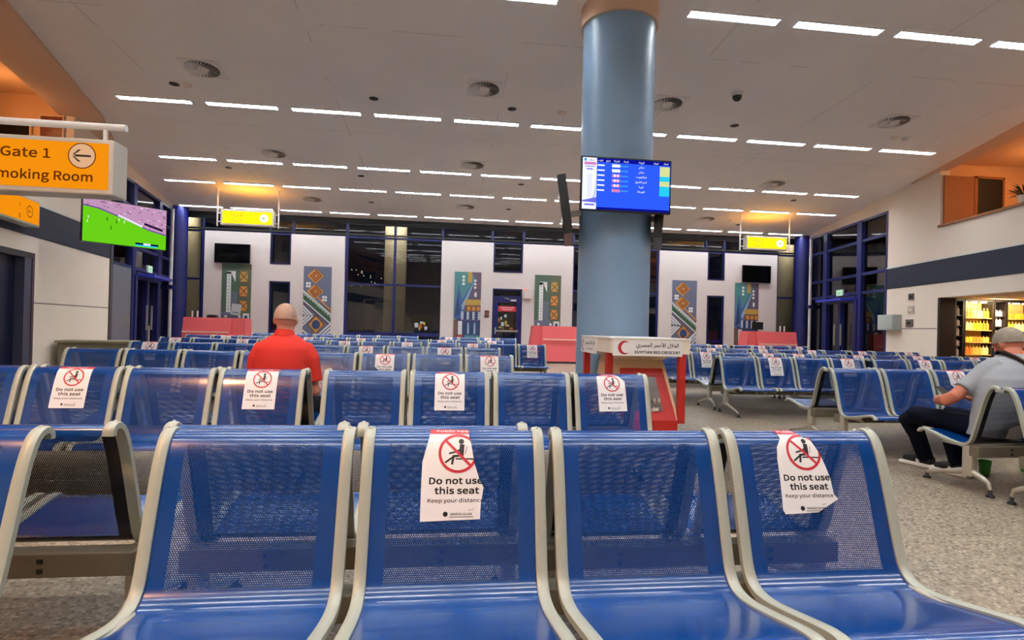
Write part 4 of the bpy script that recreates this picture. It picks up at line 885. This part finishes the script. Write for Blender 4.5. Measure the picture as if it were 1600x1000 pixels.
CL_A = px_clip([(150,95),(300,88),(495,90),(497,150),(500,210),(520,290),(545,440),(590,580),(627,650),(604,790),(597,912),(80,925),(92,430),(140,240),(152,170)], 385, 0, 350, 2830, 0)
CL_B = px_clip([(165,90),(330,95),(352,128),(382,170),(440,212),(485,208),(520,262),(580,350),(640,460),(690,565),(735,705),(778,742),(600,850),(295,862),(268,830),(215,560),(180,400),(175,300),(210,215),(185,150)], 412, 0, 335, 2640, .24)
CL_C = [(-.105,0),(.105,0),(.105,.22),(.055,.275),(.02,.297),(-.05,.297),(-.105,.262)]
CL_D = [(-.03,.0),(.105,0),(.105,.297),(-.105,.297),(-.105,.12),(-.06,.08)]
CL_E = [(-.105,0),(.105,0),(.105,.27),(.06,.262),(.02,.297),(-.08,.29),(-.105,.265)]
NOTICE = {'full': notice_mesh(), 'A': notice_mesh(CL_A, .004), 'B': notice_mesh(CL_B, -.02, 0, .0), 'C': notice_mesh(CL_C, .0, 0, .02), 'D': notice_mesh(CL_D), 'E': notice_mesh(CL_E)}
def leg_mesh():
    q = MB(); m = M_ALU; f0 = .215; q.box(-.025, .025, -f0-.045, -f0+.035, .11, .335, m, bev=.008)
    q.tube([(0,-f0+.02,.32),(0,-.34,.33),(0,-.46,.345)], [.018,.015,.010], m, 8)
    q.tube([(0,-f0+.02,.145),(0,-.12,.118),(0,-.075,.095),(0,-.06,.05)], [.026,.02,.016,.012], m, 10)
    q.tube([(0,-f0-.02,.145),(0,-.38,.105),(0,-.54,.062),(0,-.575,.045)], [.028,.02,.016,.012], m, 10)
    a = q.mesh('leg', True); a.set_sharp_from_angle(angle=math.radians(40))
    q = MB(); q.lathe([(.0,0),(.028,0),(.026,.012),(.012,.022),(.012,.05)], M_RUB, n=14)
    return a, q.mesh('foot_pad', True)
LEG, PADS = leg_mesh()
def beam_mesh(L, p, n):
    q = MB(); q.box(0, L, -.2, -.125, .262, .342, M_BEAM, bev=.004)
    for i in range(n):
        for dx in (.05, SW-.05):
            q.box(i*p+dx-.012, i*p+dx+.012, -.46, -.2, .312, .325, M_RAIL); q.box(i*p+dx-.012, i*p+dx+.012, -.215, -.195, .27, .325, M_RAIL)
        for s in (-.124, -.201):
            for z in (.286, .318): q.box(i*p+SW/2-.008, i*p+SW/2+.008, s-.004, s+.004, z-.007, z+.007, M_RUB)
    return q.mesh('beam')
BEAMS = {}
def bench(x0, Yc, n, away, lab, notices=None, pitch=.594, dz=0, group=None, inset=0):
    k = pitch/.594; L = n*.594-.029
    t = thing('seat_bench', lab, 'bench', (x0 if not away else x0+L*k, Yc, dz), PI if away else 0, group)
    t.scale = (k, 1, 1)
    if n not in BEAMS: BEAMS[n] = beam_mesh(L, .594, n)
    bo = link('beam', BEAMS[n], t); bo.location.x = -inset
    for x in ([.03, L-.03-inset] if n < 5 else [.03, L/2, L-.03]):
        l = link('leg', LEG, t); l.location = (x, 0, -dz); [setattr(link('foot_pad', PADS, l), 'location', (0, -f, 0)) for f in (.06, .575)]
    for i in range(n):
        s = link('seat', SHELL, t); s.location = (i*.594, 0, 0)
        for x in (.017, SW-.017): r = link('side_rail', RAIL, s); r.location = (x, 0, 0)
        if notices and i in notices: nn = link('safety_notice', NOTICE[notices[i]], s); nn['label'] = 'white safety notice' + (' torn' if notices[i] in 'ABCDE' else '')
    return t
G1 = 'rows left of the column, facing the camera'; G2 = 'rows left of the column, facing away'; G3 = 'rows right of the column, facing the camera'; G4 = 'rows right of the column, facing away'
NT = {1: 'full', 3: 'full'}; N0 = {0: 'full', 2: 'full'}
RO = [
 # x0, Yc, n, toward label, notices, away label
 (-.835, 1.822, 4, 'blue perforated four-seat bench across the foreground with two torn notices', {1: 'A', 3: 'B'}, None, G1),
 (-2.32, 1.822, 2, 'blue perforated bench cut off by the left edge of the foreground', None, None, G1),
 (-.83, 4.045, 4, 'blue four-seat bench of the second row in front of the kiosk, two notices', {1: 'E', 3: 'C'}, 'four-seat bench facing away, behind the second row bench by the kiosk', G1),
 (-3.30, 4.045, 4, 'blue four-seat bench of the second row at the left edge, two whole notices', {1: 'full', 3: 'full'}, 'four-seat bench facing away where the man in the red polo sits', G1),
 (-1.54, 6.45, 4, 'blue four-seat bench of the third row just right of the red polo man', {1: 'D', 3: 'full'}, 'four-seat bench facing away behind the third row, right of the red polo man', G1),
 (-4.0, 6.45, 4, 'blue four-seat bench of the third row left of the red polo man', None, 'four-seat bench facing away behind the third row, left of the red polo man', G1),
 (-2.06, 8.69, 5, 'blue five-seat bench of the fourth row right of the red polo man', {1: 'full', 3: 'full'}, 'five-seat bench facing away behind the fourth row', G1),
 (-4.54, 8.69, 4, 'blue four-seat bench of the fourth row by the left wall', {0: 'D'}, 'four-seat bench facing away behind the fourth row by the left wall', G1),
 (-.32, 10.98, 4, 'blue bench of the fifth row beside the central coral desk, one seat sticking out right', NT, 'bench facing away behind the fifth row beside the central desk', G1),
 (-2.78, 10.98, 4, 'blue bench of the fifth row, middle one of the three', NT, 'bench facing away behind the fifth row, middle one of the three', G1),
 (-5.24, 10.98, 4, 'blue bench of the fifth row, leftmost of the three', N0, 'bench facing away behind the fifth row, leftmost of the three', G1),
 (-.93, 13.28, 4, 'blue bench of the sixth row, rightmost of the three', NT, 'bench facing away behind the sixth row, rightmost of the three', G1),
 (-3.40, 13.28, 4, 'blue bench of the sixth row, middle one of the three', N0, 'bench facing away behind the sixth row, middle one of the three', G1),
 (-5.80, 13.28, 4, 'blue bench of the sixth row, leftmost of the three', NT, 'bench facing away behind the sixth row, leftmost of the three', G1),
 (-.15, 16.9, 4, 'blue bench of the farthest row in front of the staff door', N0, 'bench facing away behind the farthest row, by the staff door', G1),
 (-3.13, 16.9, 4, 'blue bench of the farthest row under the middle back window', None, 'bench facing away behind the farthest row, middle one', G1),
 (-5.57, 16.9, 4, 'blue bench of the farthest row beside the left coral desk', None, 'bench facing away behind the farthest row, beside the left desk', G1),
 (3.84, 3.38, 4, 'blue bench cut off by the right edge with green cups beneath', None, 'bench facing away at the right edge where the man in grey sits', G3),
 (3.88, 5.20, 4, 'blue bench directly left of the man in grey, notice beside his shoulder', {2: 'D'}, 'bench facing away in front of the man in grey', G3),
 (3.88, 7.48, 4, 'blue bench right of the kiosk with its splayed end leg in view', NT, 'bench facing away behind the second bench right of the kiosk, leftmost', G3),
 (6.27, 7.48, 4, 'blue bench behind the man in grey ending beside the shop', NT, 'bench facing away behind the bench beside the shop', G3),
 (3.58, 8.98, 4, 'blue bench partly hidden by the kiosk right edge', NT, 'bench facing away partly hidden by the kiosk right edge', G3),
 (5.85, 8.98, 4, 'blue bench of the fourth right row, middle one of the three', N0, 'bench facing away behind the fourth right row, middle one', G3),
 (8.15, 8.98, 4, 'blue bench of the fourth right row nearest the cream wall', N0, 'bench facing away behind the fourth right row, nearest the cream wall', G3),
 (4.27, 11.28, 4, 'blue bench of the fifth right row, leftmost beside the kiosk', N0, 'bench facing away behind the fifth right row, leftmost', G3),
 (6.60, 11.28, 4, 'blue bench of the fifth right row, middle one of the three', N0, 'bench facing away behind the fifth right row, middle one', G3),
 (8.95, 11.28, 3, 'blue three-seat bench of the fifth right row nearest the wall', N0, 'bench facing away behind the fifth right row, nearest the wall', G3),
 (5.55, 14.5, 4, 'blue bench of the farthest right row, left one', NT, 'bench facing away behind the farthest right row, left one', G3),
 (7.95, 14.5, 4, 'blue bench of the farthest right row, right one in front of the coral desk', NT, 'bench facing away behind the farthest right row, right one', G3)]
for x0, Y, n, la, no, lb, g in RO:
    p = .594 if g == G1 else .568
    bench(x0, Y, n, False, la, no, p, group=g, inset=.22 if x0 == -2.32 else 0)
    if lb: bench(x0, Y+.03, n, True, ('' if lb.startswith('five') or 'red polo' in lb else 'blue ')+lb, None, p, group=(G2 if g == G1 else G4))
bench(-.87, 1.85, 2, True, 'blue two-seat bench facing away, behind the left foreground seats', group=G2)
bench(.38, 1.845, 2, True, 'two-seat bench seen through the perforated right foreground seats', dz=-.022, group=G2)
bench(-2.17, 1.85, 2, True, 'dark backed two-seat bench facing away at the left edge of the foreground', group=G2)
# green cups under the right bench
for x, y, lab in ((4.47, 4.06, 'green paper cup on the floor under the right bench, the left one'), (4.95, 4.14, 'green paper cup on the floor at the right edge of the photo')):
    o = MB().lathe([(.0,0),(.033,0),(.046,.115),(.048,.118),(.044,.116),(.031,.006),(.0,.006)], mat('cup_green', (58, 140, 44), .5), n=20).build('paper_cup', smooth=True); o.location = (x, y, 0); tag(o, lab, 'cup')

# ------------------------------------------------------------------ people
M_SKIN = mat('skin', (196, 130, 108), .55, 0, .1, 60, .05, 8); M_SKIN2 = mat('skin_tan', (192, 112, 84), .55, 0, .1, 60, .05, 8)
M_REDP = mat('red_polo', (206, 42, 28), .8, 0, .25, 14, .04, 5); M_GREYT = mat('grey_tshirt', (148, 148, 150), .85, 0, .3, 12, .04, 5)
M_JEAN = mat('dark_jeans', (10, 13, 26), .9, 0, .2, 40, .06, 8, spec=.1); M_GHAIR = mat('grey_hair', (150, 136, 118), .8, 0, .6, 90, .12, 30); M_HAIRS = mat('stubble_hair', (178, 142, 124), .75, 0, .4, 120, .06, 20)
M_SHOE = mat('shoe_black', (16, 16, 22), .6); M_SOLE = mat('shoe_sole', (226, 222, 214), .5)
def fuse(o, vox, it=4, fac=.5):
    r = o.modifiers.new('remesh', 'REMESH'); r.mode = 'VOXEL'; r.voxel_size = vox; r.use_smooth_shade = True
    s = o.modifiers.new('smooth', 'SMOOTH'); s.factor = fac; s.iterations = it; return o
def ering(c, rx, ry, n=20, tx=0, ty=0):
    return [(c[0]+rx*math.cos(2*PI*j/n), c[1]+ry*math.sin(2*PI*j/n), c[2]+tx*rx*math.cos(2*PI*j/n)+ty*ry*math.sin(2*PI*j/n)) for j in range(n)]
def hand(q, p, fwd, up, side, m):
    """palm with four unequal curled fingers and a thumb; p = wrist"""
    p, f, u, s = Vector(p), Vector(fwd).normalized(), Vector(up).normalized(), Vector(side).normalized()
    q.tube([p, p+f*.04, p+f*.085], [.022,.033,.034], m, 10, ry=[.018,.016,.014])
    for i, (o_, L) in enumerate(((-.027,.062),(-.009,.072),(.009,.068),(.026,.054))):
        b = p+f*.082+s*o_; q.tube([b, b+f*L*.45-u*.006, b+f*L*.75-u*.024, b+f*L*.85-u*.042], [.0095,.009,.0085,.007], m, 8)
    b = p+f*.03-s*.03; q.tube([b, b-s*.025+f*.025-u*.006, b-s*.03+f*.055-u*.02], [.012,.0105,.008], m, 8)
def head(q, c, m, tilt=0, turn=0, w_=.077, d=.097, hgt=.118):
    T = Matrix.Translation(Vector(c)) @ Matrix.Rotation(turn, 4, 'Z') @ Matrix.Rotation(tilt, 4, 'X')      # face looks along +y
    q.ell((0, -.006, .015), (w_, d, hgt-.015), m, T); q.ell((0, .03, -.045), (w_*.78, .07, .07), m, T); q.ell((0, .055, -.085), (.034, .03, .024), m, T)
    q.tube([(0,.09,.02),(0,.113,-.018),(0,.1,-.03)], [.009,.016,.012], m, 8, T)
    for s in (-1, 1):
        q.ell((s*(w_+.004), -.004, -.012), (.011, .02, .032), m, T, n=12, k=8); q.ell((s*.032, .086, .012), (.016,.012,.01), m, T, n=10, k=6); q.ell((s*.04, .066, -.03), (.026,.024,.024), m, T, n=10, k=6)
    q.ell((0, .094, -.058), (.024,.012,.007), m, T, n=10, k=6)
    return T
def face_bits(T, par):
    e = MB()
    for s in (-1, 1): e.ell((s*.032, .0925, .012), (.0125,.008,.0085), M_WHITEP, T, 12, 8); e.ell((s*.032, .0985, .011), (.0055,.003,.0055), M_INK, T, 10, 6); 
    e.build('eyes', par, True)
    e = MB()
    for s in (-1, 1): e.tube([(s*.016,.101,.030),(s*.034,.100,.036),(s*.052,.088,.031)], .0035, M_GHAIR, 6, T)
    e.build('eyebrows', par, True)
    e = MB(); e.tube([(-.022,.1,-.057),(0,.108,-.054),(.022,.1,-.057)], [.003,.005,.003], mat('lips', (160, 84, 76), .5), 8, T); e.build('lips', par, True)

# man in red polo, back to the camera
R = thing('person', 'man with shaved head in a red polo shirt sitting with his back to the camera', 'person', (-1.215, 4.40, 0))
b = MB(); 
b.loft([ering((0,0,z), rx, ry) for z, rx, ry in ((.40,.15,.11),(.60,.16,.11),(.85,.17,.10),(.98,.11,.08),(1.03,.06,.06),(1.10,.056,.062),(1.13,.05,.055))], M_SKIN)
T_R = head(b, (.0, .02, 1.142), M_SKIN, -.08, 0)
for s in (-1, 1):
    b.tube([(s*.16,0,.92),(s*.205,.02,.72),(s*.22,.05,.60),(s*.20,.22,.56),(s*.13,.36,.53)], [.045,.04,.042,.034,.024], M_SKIN, 12)
    hand(b, (s*.13,.36,.53), (-s*.35,1,-.05), (0,0,1), (s,.2,0), M_SKIN)
    b.tube([(s*.09,.02,.44),(s*.12,.48,.44),(s*.13,.52,.1),(s*.13,.5,.08)], [.07,.055,.04,.03], M_SKIN, 12)
body = fuse(b.build('body', R), .008, 3); face_bits(T_R, R)
h_ = MB(); T2 = T_R; h_.loft([[tuple(T2 @ Vector((.0815*math.sin(a)*math.cos(t), -.010+.0985*math.sin(a)*math.sin(t)-.006, .012+.110*math.cos(a)))) for t in [2*PI*j/28 for j in range(28)]] for a in [PI*.02+PI*.53*i/12 for i in range(13)]], M_HAIRS)
h_.build('hair', R, True)
s_ = MB()
s_.loft([ering((0,y,z), rx, ry, 28) for z, y, rx, ry in ((.385,.02,.185,.145),(.45,.01,.195,.15),(.58,0,.195,.14),(.72,-.01,.20,.135),(.84,-.015,.21,.13),(.92,-.015,.205,.12),(.965,-.01,.175,.105),(1.0,0,.125,.09),(1.025,.005,.082,.078))], M_REDP)
for s in (-1, 1): s_.tube([(s*.10,-.01,.935),(s*.165,-.005,.915),(s*.200,0,.85),(s*.213,.012,.76),(s*.222,.025,.67)], [.05,.062,.062,.06,.06], M_REDP, 18)
fuse(s_.build('polo_shirt', R), .009, 10)
s_ = MB(); s_.loft([ering((0,.006,z), rx, ry, 28, ty=-.25) for z, rx, ry in ((1.0,.090,.086),(1.03,.074,.077),(1.05,.068,.072),(1.035,.063,.068),(1.01,.06,.066))], M_REDP, caps=False); s_.build('collar', R, True)
s_ = MB()
for s in (-1, 1): s_.tube([(s*.09,-.02,.43),(s*.12,.30,.44),(s*.125,.49,.44),(s*.13,.52,.36),(s*.13,.51,.2),(s*.13,.50,.12)], [.095,.085,.075,.07,.058,.052], M_JEAN, 14)
s_.ell((0,0,.44), (.18,.14,.1), M_JEAN); fuse(s_.build('trousers', R), .012, 3)
for s in (-1, 1):
    q = MB(); q.tube([(s*.13,.47,.05),(s*.13,.56,.055),(s*.135,.66,.04)], [.045,.045,.038], M_SHOE, 12, ry=[.05,.04,.03]); q.box(s*.13-.045, s*.13+.05, .43, .70, 0, .022, M_SOLE, bev=.008); q.build('shoe', R, True)

# man in grey T-shirt at right, bent over something in his hands
Gm = thing('person', 'grey haired man in grey T-shirt and dark jeans bent forward on the right bench', 'person', (4.22, 3.74, 0))
b = MB()
b.loft([ering((x,y,z), rx, ry) for x, y, z, rx, ry in ((0,0,.40,.15,.11),(.03,0,.60,.16,.11),(.10,.04,.82,.17,.11),(.19,.08,.93,.11,.09),(.23,.10,.99,.066,.066),(.26,.13,1.05,.062,.064),(.27,.15,1.08,.05,.05))], M_SKIN2)
T_G = head(b, (.275, .17, 1.085), M_SKIN2, -.42, .10, w_=.084, d=.104, hgt=.124)
b.tube([(-.02,.09,.90),(-.16,.10,.76),(-.25,.12,.665),(-.275,.16,.635),(-.18,.33,.61),(-.06,.43,.62)], [.05,.046,.05,.05,.038,.026], M_SKIN2, 12); hand(b, (-.06,.43,.62), (.9,.5,.1), (0,0,1), (-.5,.9,0), M_SKIN2)
b.tube([(.36,.09,.90),(.45,.12,.76),(.50,.18,.62),(.36,.36,.60),(.22,.45,.62)], [.05,.046,.045,.036,.026], M_SKIN2, 12); hand(b, (.22,.45,.62), (-.9,.5,.1), (0,0,1), (-.5,-.9,0), M_SKIN2)
b.tube([(-.09,0,.44),(-.17,.36,.455),(-.21,.48,.46)], [.07,.055,.05], M_SKIN2, 12); b.tube([(.1,0,.44),(.115,.4,.455),(.12,.48,.455)], [.07,.055,.05], M_SKIN2, 12)
fuse(b.build('body', Gm), .008, 3); face_bits(T_G, Gm)
h_ = MB(); h_.loft([[tuple(T_G @ (Matrix.Rotation(.28, 4, 'X') @ Vector((.092*math.sin(a)*math.cos(t), .113*math.sin(a)*math.sin(t)-.008, .016+.122*math.cos(a))))) for t in [2*PI*j/28 for j in range(28)]] for a in [PI*.02+PI*.50*i/12 for i in range(13)]], M_GHAIR); h_.build('hair', Gm, True)
s_ = MB()
s_.loft([ering((x,y,z), rx, ry, 28) for x, y, z, rx, ry in ((-.02,.0,.385,.20,.15),(-.01,-.02,.46,.205,.155),(.01,-.015,.58,.20,.15),(.05,0,.70,.215,.15),(.115,.02,.82,.24,.145),(.17,.045,.90,.225,.13),(.20,.07,.955,.175,.11),(.225,.09,.99,.12,.09),(.235,.10,1.012,.084,.078))], M_GREYT)
s_.tube([(.05,.06,.925),(-.03,.07,.87),(-.12,.085,.785),(-.195,.10,.72)], [.07,.075,.07,.07], M_GREYT, 16); s_.tube([(.32,.06,.915),(.39,.09,.84),(.44,.12,.76),(.465,.14,.70)], [.07,.07,.066,.066], M_GREYT, 16)
fuse(s_.build('tshirt', Gm), .009, 4)
s_ = MB(); s_.ell((0,.02,.435), (.2,.16,.085), M_JEAN)
s_.tube([(-.09,.0,.43),(-.16,.28,.455),(-.235,.50,.465),(-.225,.57,.42),(-.14,.57,.28),(-.06,.56,.07)], [.095,.085,.078,.078,.066,.06], M_JEAN, 14)
s_.tube([(.09,.0,.43),(.11,.28,.45),(.12,.52,.46),(.10,.52,.38),(.03,.40,.24),(-.02,.29,.07)], [.095,.085,.078,.075,.066,.06], M_JEAN, 14)
fuse(s_.build('jeans', Gm), .012, 3)
for (x, y, rz, tl) in ((-.06,.57,.25,.0),(-.02,.30,.2,0)):
    T = Matrix.Translation((x, y, 0)) @ Matrix.Rotation(rz, 4, 'Z')
    q = MB(); q.tube([(0,-.06,.06),(0,.02,.065),(0,.1,.058),(0,.165,.048)], [.042,.047,.047,.036], M_SHOE, 14, T, ry=[.045,.045,.036,.024]); q.box(-.05, .05, -.10, .195, 0, .034, M_SOLE, T, bev=.012); q.tube([(-.03,.04,.095),(.03,.04,.095)], .006, M_WHITEP, 6, T); q.box(-.047, .047, .02, .05, .03, .07, M_WHITEP, T, bev=.005); q.build('shoe', Gm, True)
q = MB(); q.box(-.035, .035, -.004, .004, -.07, .07, M_BLACK, bev=.004); o = q.build('phone'); o.location = (4.30, 4.275, .655); o.rotation_euler = (-.9, 0, 0); tag(o, 'dark phone held in the lap of the man in grey', 'phone')
t = thing('shoulder_bag', 'black strap of a bag worn diagonally over the grey T-shirt', 'bag', (4.22, 3.74, 0))
q = MB(); path = [(.17,.17,1.0),(.13,.10,1.03),(.13,.0,.995),(.18,-.07,.94),(.24,-.105,.86),(.31,-.10,.78),(.36,-.06,.68),(.39,-.03,.58),(.40,.0,.52)]
for a, c in zip(path, path[1:]): pass
rings = []
for i, p_ in enumerate(path):
    P = Vector(p_); tt = (Vector(path[min(i+1, len(path)-1)])-Vector(path[max(i-1, 0)])).normalized(); nn = Vector((P.x-.12, P.y-.03, .12)).normalized(); sd = tt.cross(nn).normalized()
    rings.append([tuple(P+sd*.026+nn*.008), tuple(P+sd*.026-nn*.004), tuple(P-sd*.026-nn*.004), tuple(P-sd*.026+nn*.008)])
q.loft(rings, M_BLACK); q.build('strap', t); MB().box(.33, .45, -.02, .2, .36, .56, M_BLACK, bev=.02).build('pouch', t)
